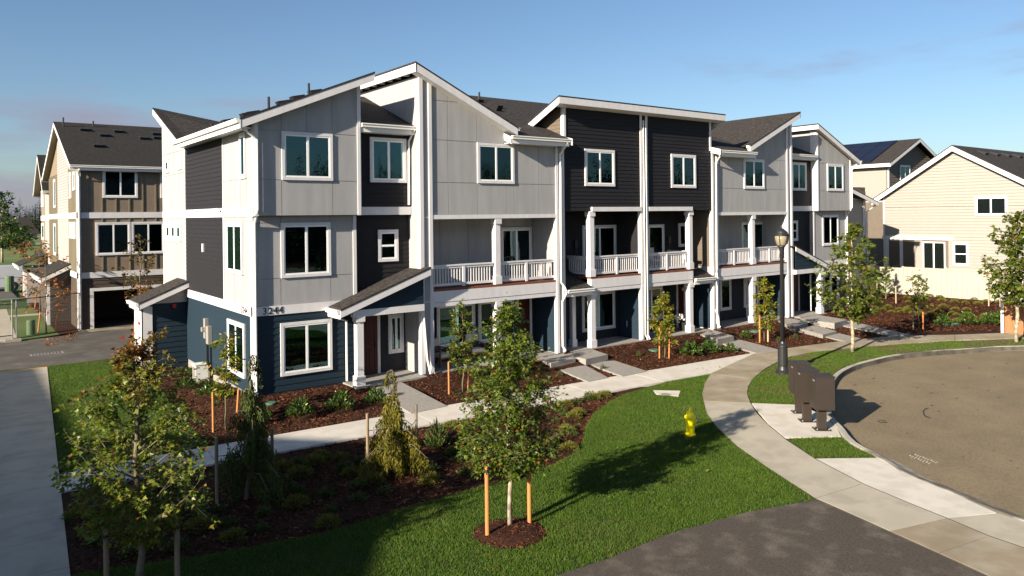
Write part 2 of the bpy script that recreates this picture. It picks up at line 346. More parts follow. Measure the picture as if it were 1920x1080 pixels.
def panels(parent, w, poly, us, zs, m, gap=.010, t=.016):
    for i in range(len(us)-1):
        for j in range(len(zs)-1):
            q = clip(clip(clip(clip(poly, -1, 0, -(us[i]+gap)), 1, 0, us[i+1]-gap), 0, -1, -(zs[j]+gap)), 0, 1, zs[j+1]-gap)
            if len(q) < 3: continue
            mb = MB(); w.poly(mb, q, 0, t); mb.part('panel', m, parent)
def trim(parent, w, pieces, name='trim', m=None, d1=.05, d0=0):
    for (a, b, c, e) in pieces:
        mb = MB(); w.box(mb, a, b, c, e, d0, d1); mb.part(name, m or M['white'], parent)
def window(parent, w, u0, u1, z0, z1, kind='slider', tw=.095, curtain=None, name='window', cm=None):
    mb = MB(); s = .006
    w.box(mb, u0, u1, z1-tw, z1, 0, .062); w.box(mb, u0, u1, z0, z0+tw, 0, .066)
    w.box(mb, u0, u0+tw, z0+tw, z1-tw, 0, .06); w.box(mb, u1-tw, u1, z0+tw, z1-tw, 0, .06)
    win = mb.part(name, M['white'], parent)
    a, b, c, e = u0+tw, u1-tw, z0+tw, z1-tw; f = .045
    mb = MB(); w.box(mb, a, b, e-f, e, 0, .052); w.box(mb, a, b, c, c+f, 0, .053); w.box(mb, a, a+f, c+f, e-f, 0, .05); w.box(mb, b-f, b, c+f, e-f, 0, .05)
    cells = [(a+f, b-f, c+f, e-f)]; mid = (a+b)/2; mz = (c+e)/2
    if kind in ('slider', 'patio'):
        w.box(mb, mid-.035, mid+.035, c+f, e-f, 0, .051); cells = [(a+f, mid-.035, c+f, e-f), (mid+.035, b-f, c+f, e-f)]
        w.box(mb, mid+.035, mid+.06, c+f, e-f, 0, .044)
    if kind == 'hung':
        w.box(mb, a+f, b-f, mz-.035, mz+.035, 0, .055); cells = [(a+f, b-f, c+f, mz-.035), (a+f, b-f, mz+.035, e-f)]
    mb.part('sash', M['vinyl'], win)
    mb = MB(); w.box(mb, a+f*.5, b-f*.5, c+f*.5, e-f*.5, .0255, .0285); mb.part('dark_interior', M['room'], win)
    if curtain:
        for (q0, q1) in curtain:
            mb = MB(); uu = a+f+(b-a-2*f)*q0; vv = a+f+(b-a-2*f)*q1; nfold = max(2, int(abs(vv-uu)/.09))
            for k in range(nfold):
                p = uu+(vv-uu)*k/nfold; q = uu+(vv-uu)*(k+1)/nfold; x = (p+q)/2
                lo, hi = c+f, e-f; mb.add([w.P(p, lo, .0295), w.P(x, lo, .0335), w.P(q, lo, .0295), w.P(p, hi, .0295), w.P(x, hi, .0335), w.P(q, hi, .0295)], [(0, 1, 4, 3), (1, 2, 5, 4)])
            mb.part('curtain', cm or M['curtain'], win)
    for (p, q, r_, t_) in cells:
        mb = MB(); w.box(mb, p, q, r_, t_, .036, .039); mb.part('pane', M['glass'], win)
    return win
def door(parent, w, u0, u1, z0, z1, m=None, tw=.1, knob=1):
    mb = MB(); w.box(mb, u0-tw, u0, z0, z1+tw, 0, .055); w.box(mb, u1, u1+tw, z0, z1+tw, 0, .055); w.box(mb, u0, u1, z1, z1+tw, 0, .054)
    mb.part('door_casing', M['white'], parent)
    mb = MB(); w.box(mb, u0+.004, u1-.004, z0, z1-.004, 0, .03); W_ = u1-u0
    for (a, b) in ((.14, .44), (.56, .86)):
        for (c, e) in ((.08, .42), (.50, .92)):
            for (p, q, r_, t_) in ((a, b, c, c+.012), (a, b, e-.012, e), (a, a+.03, c, e), (b-.03, b, c, e)):
                w.box(mb, u0+W_*p, u0+W_*q, z0+(z1-z0)*r_, z0+(z1-z0)*t_, .03, .042)
    d = mb.part('door', m or M['door'], parent)
    k = MB(); uu = u1-.08 if knob > 0 else u0+.08; w.box(k, uu-.02, uu+.02, z0+.9, z0+1.12, .03, .07); k.part('door_handle', M['metal'], d)
def post(parent, cx, cy, z0, z1, s=.14, base=True):
    mb = MB(); mb.box(cx-s, cx+s, cy-s, cy+s, z0, z1)
    if base: mb.box(cx-s-.035, cx+s+.035, cy-s-.035, cy+s+.035, z0, z0+.3)
    mb.box(cx-s-.03, cx+s+.04, cy-s-.04, cy+s+.04, z1-.2, z1-.002); return mb.part('porch_post', M['white'], parent)
def railing(parent, segs, z0, z1, newels=()):
    mb = MB()
    for (a, b) in segs:
        a, b = Vector(a), Vector(b); t = (b-a).normalized(); n = Vector((-t.y, t.x))
        def bar(w_, lo, hi):
            p = [a+n*w_, b+n*w_, b-n*w_, a-n*w_]; mb.prism([(q.x, q.y, hi) for q in p], [(q.x, q.y, lo) for q in p])
        bar(.06, z1-.05, z1); bar(.035, z1-.13, z1-.052); bar(.035, z0+.07, z0+.16)
    rl = mb.part('railing', M['white'], parent)
    for (x, y) in newels:
        q = MB(); q.box(x-.05, x+.05, y-.05, y+.05, z0+.02, z1-.051); q.part('newel', M['white'], rl)
    for (a, b) in segs:
        a, b = Vector(a), Vector(b); n = int((b-a).length/.115)
        for k in range(1, n):
            p = a+(b-a)*k/n
            if any(abs(p.x-x) < .07 and abs(p.y-y) < .07 for x, y in newels): continue
            piece('baluster', round(z1-z0, 3), lambda: MB().box(p.x-.018, p.x+.018, p.y-.018, p.y+.018, z0+.161, z1-.131), M['white'], rl, (p.x, p.y, z0))
    return rl
def roof_slab(parent, pts, th=.07, m=None, name='roof'):
    mb = MB(); mb.prism(pts, [(x, y, z-th) for x, y, z in pts]); return mb.part(name, m or M['roof'], parent)
def gutter(parent, p0, p1, n, name='gutter'):
    """white gutter under a roof edge p0-p1, n = outward"""
    p0, p1, n = Vector(p0), Vector(p1), Vector(n); mb = MB(); prof = [(0, -.02), (.11, -.02), (.115, -.05), (.09, -.09), (.09, -.14), (0, -.14)]
    top = [p0 + n*a + Vector((0, 0, b)) for a, b in prof]; bot = [p1 + n*a + Vector((0, 0, b)) for a, b in prof]
    mb.prism(top, bot); mb.prism([p0+n*-.03+Vector((0, 0, -.02)), p1+n*-.03+Vector((0, 0, -.02)), p1+n*-.03+Vector((0, 0, -.30)), p0+n*-.03+Vector((0, 0, -.30))],
                                 [p0+Vector((0, 0, -.02))-n*.002, p1+Vector((0, 0, -.02))-n*.002, p1+Vector((0, 0, -.30))-n*.002, p0+Vector((0, 0, -.30))-n*.002])
    return mb.part(name, M['gutter'], parent)
def pipe(parent, pts, r_=.042, name='downspout', m=None):
    mb = MB(); mb.tube(pts, r_, 8); return mb.part(name, m or M['gutter'], parent)
def text_part(parent, body, size, loc, rot, m, name='house_number'):
    cu = bpy.data.curves.new(name, 'FONT'); cu.body = body; cu.size = size; cu.extrude = .012; cu.materials.append(m); cu.space_character = 1.12
    o = bpy.data.objects.new(name, cu); me = o.to_mesh().copy(); me.materials.clear(); me.materials.append(m); bpy.data.objects.remove(o)
    o = bpy.data.objects.new(name, me); link(o, parent, loc); o.rotation_euler = rot; return o
def wall_light(parent, w, u, z):
    mb = MB(); w.box(mb, u-.06, u+.06, z-.1, z+.1, .02, .06); o = mb.part('wall_light', M['metal'], parent)
    mb = MB(); w.box(mb, u-.05, u+.05, z-.08, z+.06, .06, .14); mb.part('light_shade', M['lightglass'], o)
def roof_vent(parent, p, slope, n, s=.28):
    """low box vent on a roof; n = downhill direction"""
    n = Vector(n); t = Vector((-n.y, n.x, 0)); p = Vector(p); dn = (n - Vector((0, 0, slope))).normalized(); up = dn.cross(t); up = up if up.z > 0 else -up
    q = [p+t*s*.5*a+dn*s*.55*b for a, b in ((-1, -1), (1, -1), (1, 1), (-1, 1))]; q2 = [x+up*(.05 if k < 2 else .13)+(dn*-.03 if k < 2 else dn*.02) for k, x in enumerate(q)]
    mb = MB(); mb.prism(q2, q); mb.part('roof_vent', M['metal'], parent)
def vent_pipe(parent, p, h=.35, r_=.045):
    p = Vector(p); mb = MB(); mb.tube([p-Vector((0, 0, .1)), p+Vector((0, 0, h))], r_, 8); mb.part('vent_pipe', M['metal'], parent)
# ------------------------------------------------------------------ the row of six townhouses
WHITE = M['white']
def corner_side(parent, X, sgn, z0, z1, y=-.6, w=.12):
    mb = MB(); mb.box(X, X+sgn*.03, y-.001, y+w, z0, z1); mb.part('trim', WHITE, parent)
def unit_a(root, f, fp, d, first):
    W0, Wb, W3, W2, Wp = (Wall(y, 'Y', -1, f) for y in (0, -.3, .05, .2, .55)); Wq = Wall(-.8, 'Y', -1, fp); W2p = Wall(.55, 'Y', -1, fp)
    xr = max if d > 0 else min
    R0 = 5.5 if d > 0 else 33.9-27.6
    def prism_xz(poly, y0, y1, m, name='wall'):
        mb = MB(); mb.prism([(f(x), y1, z) for x, z in poly], [(f(x), y0, z) for x, z in poly]); return mb.part(name, m, root)
    prism_xz([(0, 5.46), (3.46, 5.46), (3.46, 9.88), (0, 8.46)], -.3, 7.5, M['grey'])
    mb = MB(); mb.box(f(.002), f(3.42), 0, 11.6, 2.38, 5.459); mb.part('wall', M['grey'], root)
    mb = MB(); mb.box(f(.004), f(3.28), .002, 11.6, -.02, 2.379); mb.part('wall', M['navy'], root)
    mb = MB(); mb.box(f(3.461), f(R0+.2), .05, 7, 5.46, 8.6); mb.part('wall', M['dark'], root)
    mb = MB(); mb.box(f(3.421), f(R0+.2), .2, 7, 2.38, 5.459); mb.part('wall', M['dark'], root)
    mb = MB(); mb.box(f(3.281), f(R0+.2), .55, 7, -.02, 2.379); mb.part('wall', M['slate'], root)
    mb = MB(); mb.box(f(.02), f(3.3), .02, 11.55, -.8, -.021); mb.part('foundation', M['slab'], root)
    mb = MB(); mb.box(fp(2.9), f(R0), -1.0, .545, -.6, .0); mb.part('porch_slab', M['slab'], root)
    # ground floor
    planks(root, W0, rect(.12, 3.28, 0, 2.4), .2, M['navy'])
    trim(root, W0, [(0, .12, 0, 5.455), (3.3, 3.42, 2.68, 5.455)], d1=.045); trim(root, W0, [(.12, 3.42, 2.40, 2.68)], 'band_board', d1=.05)
    window(root, W0, .84, 2.53, .47, 2.12)
    # second floor
    panels(root, W0, rect(.12, 3.3, 2.68, 5.45), [.12, .88, 2.52, 3.3], [2.68, 3.52, 5.24, 5.45], M['grey'])
    window(root, W0, .88, 2.52, 3.52, 5.24)
    # third floor bay
    bay = [(.11, 5.465), (3.35, 5.465), (3.35, 9.80), (.11, 8.47)]
    panels(root, Wb, clip(bay, 0, 1, 8.06), [.11, .83, 2.49, 3.35], [5.46, 6.56, 8.06], M['grey']); panels(root, Wb, clip(bay, 0, -1, -8.06), [.11, .83, 1.65, 2.49, 3.35], [8.06, 10], M['grey'])
    trim(root, Wb, [(0, .11, 5.46, 8.43), (3.35, 3.46, 5.46, 9.82)], d1=.045)
    window(root, Wb, .83, 2.49, 6.56, 8.06)
    mb = MB(); mb.box(f(3.46), f(3.5), -.3, .049, 5.46, 9.85); mb.part('trim', WHITE, root)
    # recess
    planks(root, W3, rect(3.5, R0, 5.73, 8.5), .155, M['dark']); trim(root, W3, [(3.5, R0, 5.46, 5.73)], 'band_board', d1=.06)
    window(root, W3, 3.97, 5.35, 6.56, 8.08)
    planks(root, W2, rect(3.43, R0, 2.4, 5.45), .155, M['dark']); window(root, W2, 4.31+(0 if d > 0 else .3), 5.08+(0 if d > 0 else .1), 3.86, 4.95, 'hung')
    planks(root, W2p, rect(3.3, 5.5, .0, 2.35), .2, M['slate'])
    a, b = (onY(678, 650, .55).x-.12, onY(707, 650, .55).x) if first else (33.0-onY(1494, 560, .55).x-.1, 33.0-onY(1485, 560, .55).x+.3)
    door(root, W2p, min(a, b), max(a, b), .0, 2.05, knob=1)
    if first: window(root, W2p, onY(727, 620, .55).x, min(onY(763, 620, .55).x, 5.44), .62, 1.98)
    else: window(root, W0, .96, 2.64, .32, 1.9)
    mb = MB(); Wp.box(mb, 5.12, 5.22, .62, .78, .02, .06); mb.part('outlet_cover', WHITE, root)
    # porch roof with its own little gable
    post(root, fp(3.14), -.74, 0, 2.24, .115)
    rp = [(2.42, -1.0, 2.52), (5.70, -1.0, 3.68), (5.70, -.62, 3.68), (2.42, -.62, 2.52)]
    roof_slab(root, [(fp(x), y, z) for x, y, z in rp], .06)
    rp = [(2.42, -.62, 2.52), (5.48, -.62, 3.602), (5.48, .3, 3.602), (2.42, .3, 2.52)]
    roof_slab(root, [(fp(x), y, z) for x, y, z in rp], .06)
    mb = MB(); board(mb, (fp(2.42), -.99, 2.46), (fp(5.70), -.99, 3.62), .22, (0, .035, 0)); mb.part('barge_board', WHITE, root)
    planks(root, Wq, [(2.9, 2.42), (5.5, 2.42), (5.5, 3.5), (2.9, 2.62)], .2, M['navy'])
    mb = MB(); mb.box(fp(2.9), fp(5.5), -.86, -.66, 2.2, 2.419); mb.part('porch_beam', WHITE, root)
    mb = MB(); mb.box(fp(2.9), fp(5.49), -.66, .54, 2.36, 2.40); mb.part('porch_ceiling', WHITE, root)
    gutter(root, (fp(2.40), -.98, 2.50), (fp(2.40), .0, 2.50), (-d, 0, 0))
    pipe(root, [(fp(2.36), -.12, 2.38), (fp(2.5), -.12, 2.22), (fp(3.0), -.12, 2.0), (fp(3.0), -.12, .05)])
    # roofs
    rA = [(-.52, -.66, 8.34), (3.86, -.66, 10.16), (3.86, 7.5, 10.16), (-.52, 7.5, 8.34)]
    roof_slab(root, [(f(x), y, z) for x, y, z in rA], .06)
    mb = MB(); board(mb, (f(-.50), -.65, 8.28), (f(3.85), -.65, 10.10), .24, (0, .04, 0)); mb.part('barge_board', WHITE, root)
    mb = MB(); mb.prism([(f(-.5), -.61, 8.2), (f(3.83), -.61, 10.0), (f(3.83), -.28, 10.0), (f(-.5), -.28, 8.2)], [(f(-.5), -.61, 8.18), (f(3.83), -.61, 9.98), (f(3.83), -.28, 9.98), (f(-.5), -.28, 8.18)]); mb.part('soffit', M['gutter'], root)
    mb = MB(); mb.box(f(3.80), f(3.85), -.6, 7, 9.86, 10.09); mb.part('fascia', WHITE, root)
    gutter(root, (f(-.52), -.66, 8.34), (f(-.52), 7.45, 8.34), (-d, 0, 0))
    mb = MB(); mb.box(f(-.5), f(.0), -.28, 7.4, 8.10, 8.13); mb.part('soffit', M['gutter'], root)
    roof_slab(root, [(f(3.5), -.32, 8.50), (f(R0+.02), -.32, 8.50), (f(R0+.02), 3.6, 10.04), (f(3.5), 3.6, 10.04)], .06)
    mb = MB(); mb.box(f(3.51), f(R0), -.31, .04, 8.2, 8.22); mb.part('soffit', M['gutter'], root)
    gutter(root, (f(3.5), -.32, 8.50), (f(R0+.05), -.32, 8.50), (0, -1, 0))
    pipe(root, [(f(R0-.03), -.40, 8.38), (f(R0-.08), -.05, 8.0), (f(R0-.08), -.02, 5.8)] if d > 0 else [(f(R0-.03), -.40, 8.38), (f(R0-.06), -.14, 8.05), (f(R0-.06), -.05, 5.0), (f(R0-.06), -.05, 2.6)])
    pipe(root, [(f(-.45), -.5, 8.22), (f(-.35), -.45, 8.05), (f(.06), -.40, 7.75), (f(.06), -.40, 5.65), (f(.06), -.1, 5.2), (f(.06), -.1, .1), (f(.06), -.25, .0)])
def unit_b(root, f, d, doors):
    Wt, Wf, Wd, Wp = (Wall(y, 'Y', -1, f) for y in (-.6, -.575, .9, .85))
    def xz(poly, y0, y1, m, name='wall'):
        mb = MB(); mb.prism([(f(x), y1, z) for x, z in poly], [(f(x), y0, z) for x, z in poly]); return mb.part(name, m, root)
    rk = lambda x: 10.22-.448*(x-5.5)
    xz([(5.52, -.3), (5.99, -.3), (5.99, rk(5.99)), (5.52, rk(5.52))], -.6, 4.2, M['grey'], 'party_wall')
    xz([(11.58, -.3), (12.0, -.3), (12.0, 8.25), (11.58, 8.25)], -.6, 4.2, M['grey'], 'party_wall')
    trim(root, Wt, [(5.505, 5.65, .0, rk(5.55)), (5.87, 6.0, .0, rk(5.95)), (11.57, 11.69, 0, 8.2), (11.89, 12.005, 0, 8.2)], d1=.04)
    for z in (2.45, 5.36): trim(root, Wt, [(5.65, 5.87, z-.012, z+.012)], 'joint_strip', M['gutter'], d1=.012)
    corner_side(root, f(5.52), -d, .0, 10.1)
    xz([(5.99, 5.29), (11.58, 5.29), (11.58, 8.26), (9.2, 8.26), (9.2, rk(9.2)), (5.99, rk(5.99))], -.575, 5, M['grey'])
    panels(root, Wf, [(6.0, 5.44), (9.2, 5.44), (9.2, rk(9.2)), (6, rk(6))], [6.0, 6.67, 7.9, 9.2], [5.44, 6.57, 8.05, 9.42, 10.3], M['grey']); panels(root, Wf, rect(9.2, 11.57, 5.44, 8.2), [9.2, 9.56, 10.75, 11.57], [5.44, 6.57, 8.2], M['grey'])
    window(root, Wf, 7.9, 9.56, 6.57, 8.04); trim(root, Wf, [(9.12, 9.22, 8.25, rk(9.2)-.05)], d1=.045)
    trim(root, Wt, [(6.0, 11.57, 5.29, 5.44)], 'band_board', d1=.03)
    # balcony
    mb = MB(); mb.box(f(6.0), f(11.57), -.6, .89, 2.78, 2.86, M['deck']); mb.part('deck', M['deck'], root)
    mb = MB(); mb.box(f(6.0), f(11.57), -.62, -.40, 2.40, 2.78); mb.box(f(6.0), f(11.57), -.605, -.40, 2.24, 2.388); mb.part('deck_beam', WHITE, root)
    mb = MB(); mb.box(f(6.0), f(11.57), -.40, .84, 2.42, 2.46); mb.part('porch_ceiling', WHITE, root)
    mb = MB(); mb.box(f(6.0), f(11.57), .9, 5, 2.5, 5.6); mb.box(f(6), f(11.57), -.57, .9, 5.30, 5.34); mb.part('balcony_wall', M['grey'], root)
    panels(root, Wd, rect(6, 11.57, 2.87, 5.3), [6, 7.2, 8.45, 9.7, 11.57], [2.87, 4.95, 5.3], M['grey'])
    for (kind, a, b, c, e, cu) in doors[0]: window(root, Wd, a, b, c, e, kind, name='patio_door' if kind == 'patio' else 'window', curtain=cu)
    for X, s in ((11.58, -d), (5.99, d)):
        Ws = Wall(f(X), 'X', s); trim(root, Ws, [(-.6, -.48, 0, 5.29)], d1=.02); planks(root, Ws, rect(-.45, .85, .02, 2.4), .2, M['navy'], .018)
    post(root, f(8.80), -.47, 2.87, 5.29, .112); post(root, f(8.80), -.47, 0, 2.24, .112)
    railing(root, [((f(6.02), -.45), (f(8.62), -.45)), ((f(8.92), -.45), (f(11.56), -.45))], 2.87, 3.68, [(f(7.35), -.45), (f(10.2), -.45)])
    # porch
    mb = MB(); mb.box(f(6.0), f(11.57), .85, 5, -.02, 2.5); mb.part('wall', M['slate'], root)
    mb = MB(); mb.box(f(6.0), f(11.57), -.68, .84, -.6, 0); mb.part('porch_slab', M['slab'], root)
    planks(root, Wp, rect(6, 11.57, .0, 2.4), .2, M['slate'])
    for q in doors[1]:
        if q[0] == 'door': door(root, Wp, q[1], q[2], 0, 2.06, knob=-1)
        else: window(root, Wp, q[1], q[2], q[3], q[4], q[0], curtain=q[5])
    wall_light(root, Wp, doors[2], 1.85)
    # roofs
    roof_slab(root, [(f(x), y, z) for x, y, z in ((5.20, -.97, 10.60), (9.50, -.97, 8.66), (9.50, 5.6, 8.66), (5.20, 5.6, 10.60))], .06)
    mb = MB(); board(mb, (f(5.21), -.96, 10.54), (f(9.49), -.96, 8.60), .26, (0, .04, 0)); mb.part('barge_board', WHITE, root)
    mb = MB(); board(mb, (f(5.22), -.96, 10.53), (f(5.22), 5.0, 10.53), .27, (d*.04, 0, 0)); mb.part('fascia', WHITE, root)
    mb = MB(); mb.prism([(f(5.26), -.9, 10.28), (f(9.4), -.9, 8.40), (f(9.4), -.56, 8.40), (f(5.26), -.56, 10.28)], [(f(5.26), -.9, 10.26), (f(9.4), -.9, 8.38), (f(9.4), -.56, 8.38), (f(5.26), -.56, 10.26)]); mb.part('soffit', M['gutter'], root)
    mb = MB(); mb.box(f(5.26), f(5.505), -.9, 4.7, 10.40, 10.43); mb.part('soffit', M['gutter'], root)
    for k in range(8):
        y = k*.62; piece('rafter_tail', d, lambda: MB().box(f(5.26), f(5.51), y, y+.05, 10.26, 10.40), WHITE, root, (f(5.26), y, 10.2))
    gutter(root, (f(9.50), -.8, 8.66), (f(9.50), -.95, 8.66), (d, 0, 0))
    roof_slab(root, [(f(x), y, z) for x, y, z in ((9.12, -1.02, 8.34), (12.02, -1.02, 8.34), (12.02, 5.8, 10.95), (9.12, 5.8, 10.95))], .06)
    roof_slab(root, [(f(x), y, z) for x, y, z in ((9.12, 5.8, 10.95), (12.02, 5.8, 10.95), (12.02, 12, 8.5), (9.12, 12, 8.5))], .06)
    mb = MB(); mb.box(f(9.14), f(11.57), -1.0, -.57, 8.05, 8.07); mb.part('soffit', M['gutter'], root)
    mb = MB(); board(mb, (f(9.14), -1.02, 8.27), (f(9.14), -.5, 8.47), .26, (d*.03, 0, 0)); mb.part('fascia', WHITE, root)
    gutter(root, (f(9.14), -1.02, 8.34), (f(11.95), -1.02, 8.34), (0, -1, 0))
    mb = MB(); board(mb, (f(12.0), -1.14, 8.34), (f(12.0), -.5, 8.5), .26, (d*.03, 0, 0)); mb.part('fascia', WHITE, root)
    pipe(root, [(f(11.80), -1.08, 8.2), (f(11.80), -1.0, 8.08), (f(11.77), -.68, 7.75), (f(11.77), -.66, 2.75), (f(11.90), -.72, 2.55), (f(11.95), -.74, 2.42)])
    pipe(root, [(f(11.95), -.74, 2.42), (f(11.95), -.74, 2.3), (f(11.80), -.68, 2.0), (f(11.80), -.68, .25), (f(11.80), -.85, .08)])
    if d > 0:
        for (x, y) in ((10.3, 4.3), (11.0, 4.2), (11.5, 4.5), (11.9, 3.6), (11.4, 3.0)): roof_vent(root, (f(x), y, 8.34+.385*(y+1.02)), .385, (0, -1, 0))
        vent_pipe(root, (f(11.8), 4.9, 8.34+.385*5.9)); pipe(root, [(f(5.58), -.68, 2.0), (f(5.7), -.68, .5), (f(5.75), -.8, .02)], .04)
    else:
        roof_vent(root, (f(10.9), 2.3, 8.34+.385*3.3), .385, (0, -1, 0)); roof_vent(root, (f(11.9), .9, 8.34+.385*1.9), .385, (0, -1, 0))
        pipe(root, [(f(11.86), -.66, .9), (f(11.74), -.70, .5), (f(11.70), -.70, .05)], .045)
def unit_c(root, f, d, doors):
    Wt, Wf, Wd, Wp = (Wall(y, 'Y', -1, f) for y in (-.6, -.57, .9, .85)); E_ = 16.32; E2 = 16.549
    mb = MB(); mb.box(f(12.02), f(E2), -.57, 6, 5.53, 8.5); mb.box(f(12.02), f(E2), -.57, 1.1, 8.5, 9.72); mb.part('wall', M['dark'], root)
    planks(root, Wf, rect(13.45, E_, 5.70, 9.7), .155, M['dark']); planks(root, Wf, rect(12.03, 13.45, 5.545, 9.7), .155, M['dark'])
    window(root, Wf, 13.13, 14.8, 6.55, 8.05)
    mb = MB(); mb.box(f(13.45), f(E_), -.68, -.5, 5.52, 5.70); mb.part('porch_header', WHITE, root)
    trim(root, Wt, [(E_, 16.44, .02, 9.68)], d1=.03); trim(root, Wf, [(12.02, 12.13, 8.3, 9.68)], d1=.05)
    mb = MB(); mb.box(f(E_), f(E2), -.6, .9, -.3, 9.7); mb.part('party_wall', M['dark'], root)
    Ws = Wall(f(12.02), 'X', -d); planks(root, Ws, [(-.5, 8.5), (1.15, 8.9), (1.15, 9.0), (-.5, 9.72)], .155, M['taupe']); trim(root, Ws, [(-.6, -.47, 8.3, 9.7)], d1=.03)
    # balcony
    mb = MB(); mb.box(f(12.02), f(E_), .9, 5, 2.5, 5.54); mb.part('balcony_wall', M['dark'], root)
    planks(root, Wd, rect(12.02, E_, 2.87, 5.53), .155, M['dark'])
    for (kind, a, b, c, e, cu) in doors[0]: window(root, Wd, a, b, c, e, kind, name='patio_door' if kind == 'patio' else 'window', curtain=cu)
    mb = MB(); mb.box(f(13.4), f(E_), -.6, .89, 2.78, 2.86); mb.part('deck', M['deck'], root)
    mb = MB(); mb.box(f(13.4), f(E_), -.62, -.40, 2.40, 2.78); mb.box(f(13.4), f(E_), -.605, -.40, 2.24, 2.388); mb.part('deck_beam', WHITE, root)
    mb = MB(); mb.box(f(12.02), f(E_), -.40, .84, 2.36, 2.40); mb.part('porch_ceiling', WHITE, root)
    Ws = Wall(f(E_), 'X', -d); planks(root, Ws, rect(-.45, .88, 2.87, 5.52), .155, M['dark'], .018); planks(root, Ws, rect(-.45, .84, .02, 2.36), .2, M['navy'], .018); trim(root, Ws, [(-.6, -.46, 0, 5.53)], d1=.02)
    Ws = Wall(f(12.0), 'X', d); planks(root, Ws, rect(-.45, .88, 2.9, 5.52), .155, M['taupe'], .018); planks(root, Ws, rect(-.45, .84, .02, 2.36), .2, M['navy'], .018); trim(root, Ws, [(-.6, -.46, 0, 5.53)], d1=.02)
    post(root, f(13.50), -.48, 2.87, 5.52, .115); post(root, f(13.52), -.49, 0, 2.24, .115); post(root, f(13.02), .10, 0, 2.36, .09)
    railing(root, [((f(13.6), -.45), (f(E_-.01), -.45)), ((f(13.44), -.30), (f(13.44), .86))], 2.87, 3.69, [(f(15.0), -.45)])
    roof_slab(root, [(f(x), y, z) for x, y, z in ((12.02, -.72, 2.46), (13.42, -.72, 2.46), (13.42, .9, 3.12), (12.02, .9, 3.12))], .06)
    gutter(root, (f(12.02), -.72, 2.46), (f(13.42), -.72, 2.46), (0, -1, 0))
    # porch
    mb = MB(); mb.box(f(12.02), f(E_), .85, 5, -.02, 2.5); mb.part('wall', M['slate'], root)
    mb = MB(); mb.box(f(12.3), f(16.5), -.72, .84, -.6, 0); mb.part('porch_slab', M['slab'], root)
    planks(root, Wp, rect(12.02, E_, 0, 2.36), .2, M['slate'])
    for q in doors[1]:
        if q[0] == 'door': door(root, Wp, q[1], q[2], 0, 2.06, knob=-1)
        else: window(root, Wp, q[1], q[2], q[3], q[4], q[0], curtain=q[5])
    wall_light(root, Wp, doors[2], 1.8); mb = MB(); Wd.box(mb, doors[3]-.08, doors[3]+.08, 4.0, 4.3, .02, .1); Wd.box(mb, doors[3]-.02, doors[3]+.02, 3.0, 4.0, .02, .05); mb.part('electric_box', M['metal'], root)
    # roofs
    roof_slab(root, [(f(x), y, z) for x, y, z in ((11.45, -1.02, 10.0), (E2, -1.02, 10.0), (E2, 2.4, 8.52), (11.45, 2.4, 8.52))], .06)
    mb = MB(); board(mb, (f(11.46), -1.02, 9.94), (f(E2), -1.02, 9.94), .25, (0, .04, 0)); mb.part('fascia', WHITE, root)
    mb = MB(); board(mb, (f(11.46), -1.0, 9.93), (f(11.46), 1.6, 8.80), .26, (d*.04, 0, 0)); mb.part('barge_board', WHITE, root)
    mb = MB(); mb.prism([(f(11.5), -.97, 9.70), (f(E2), -.97, 9.70), (f(E2), -.57, 9.64), (f(11.5), -.57, 9.64)], [(f(11.5), -.97, 9.68), (f(E2), -.97, 9.68), (f(E2), -.57, 9.62), (f(11.5), -.57, 9.62)]); mb.part('soffit', M['gutter'], root)
    roof_slab(root, [(f(x), y, z) for x, y, z in ((12.02, -.4, 8.58), (E2, -.4, 8.58), (E2, 5.8, 10.95), (12.02, 5.8, 10.95))], .06)
    roof_slab(root, [(f(x), y, z) for x, y, z in ((12.02, 5.8, 10.95), (E2, 5.8, 10.95), (E2, 12, 8.5), (12.02, 12, 8.5))], .06)
    gx = f(E_+.16); pipe(root, [(gx, -.67, 9.4), (gx, -.67, .2), (gx, -.8, .02)], .03)

GT = 'attached townhouses of the long row'
ida = lambda x: x
fB = lambda x: 33.1-x
fA2 = lambda x: 33.9-x
fP2 = lambda x: 33.0-x
uA = thing('townhouse', (1.7, 2, 0), 'corner townhouse with pale grey bay, navy ground floor and house number on its band board', 'townhouse', GT)
unit_a(uA, ida, ida, 1, True)
# the corner house's long side wall
WL = Wall(0, 'X', -1)
mb = MB(); mb.prism([(0, y, z) for y, z in ((7.5, 5.46), (11.6, 5.46), (11.6, 9.95), (7.5, 8.3))], [(.25, y, z) for y, z in ((7.5, 5.46), (11.6, 5.46), (11.6, 9.95), (7.5, 8.3))]); mb.part('wall', M['grey'], uA)
panels(uA, WL, rect(-.2, 2.78, 5.74, 8.3), [-.2, .39, .98, 1.7, 2.78], [5.74, 6.62, 8.1, 8.3], M['grey']); panels(uA, WL, [(7.9, 5.74), (11.5, 5.74), (11.5, 9.86), (7.9, 8.36)], [7.9, 8.9, 9.7, 10.4, 11.5], [5.74, 7.2, 8.1, 10], M['grey'])
panels(uA, WL, rect(.1, 2.78, 2.69, 5.44), [.1, .75, 1.7, 2.78], [2.69, 3.6, 5.3, 5.44], M['grey']); panels(uA, WL, rect(7.9, 11.5, 2.69, 5.44), [7.9, 8.5, 9.3, 10.2, 11.5], [2.69, 4.4, 5.44], M['grey'])
planks(uA, WL, rect(2.86, 7.82, 5.74, 8.4), .155, M['dark']); planks(uA, WL, rect(2.86, 7.82, 2.69, 5.44), .155, M['dark']); planks(uA, WL, rect(.1, 7.9, 0, 2.4), .2, M['navy'], .012)
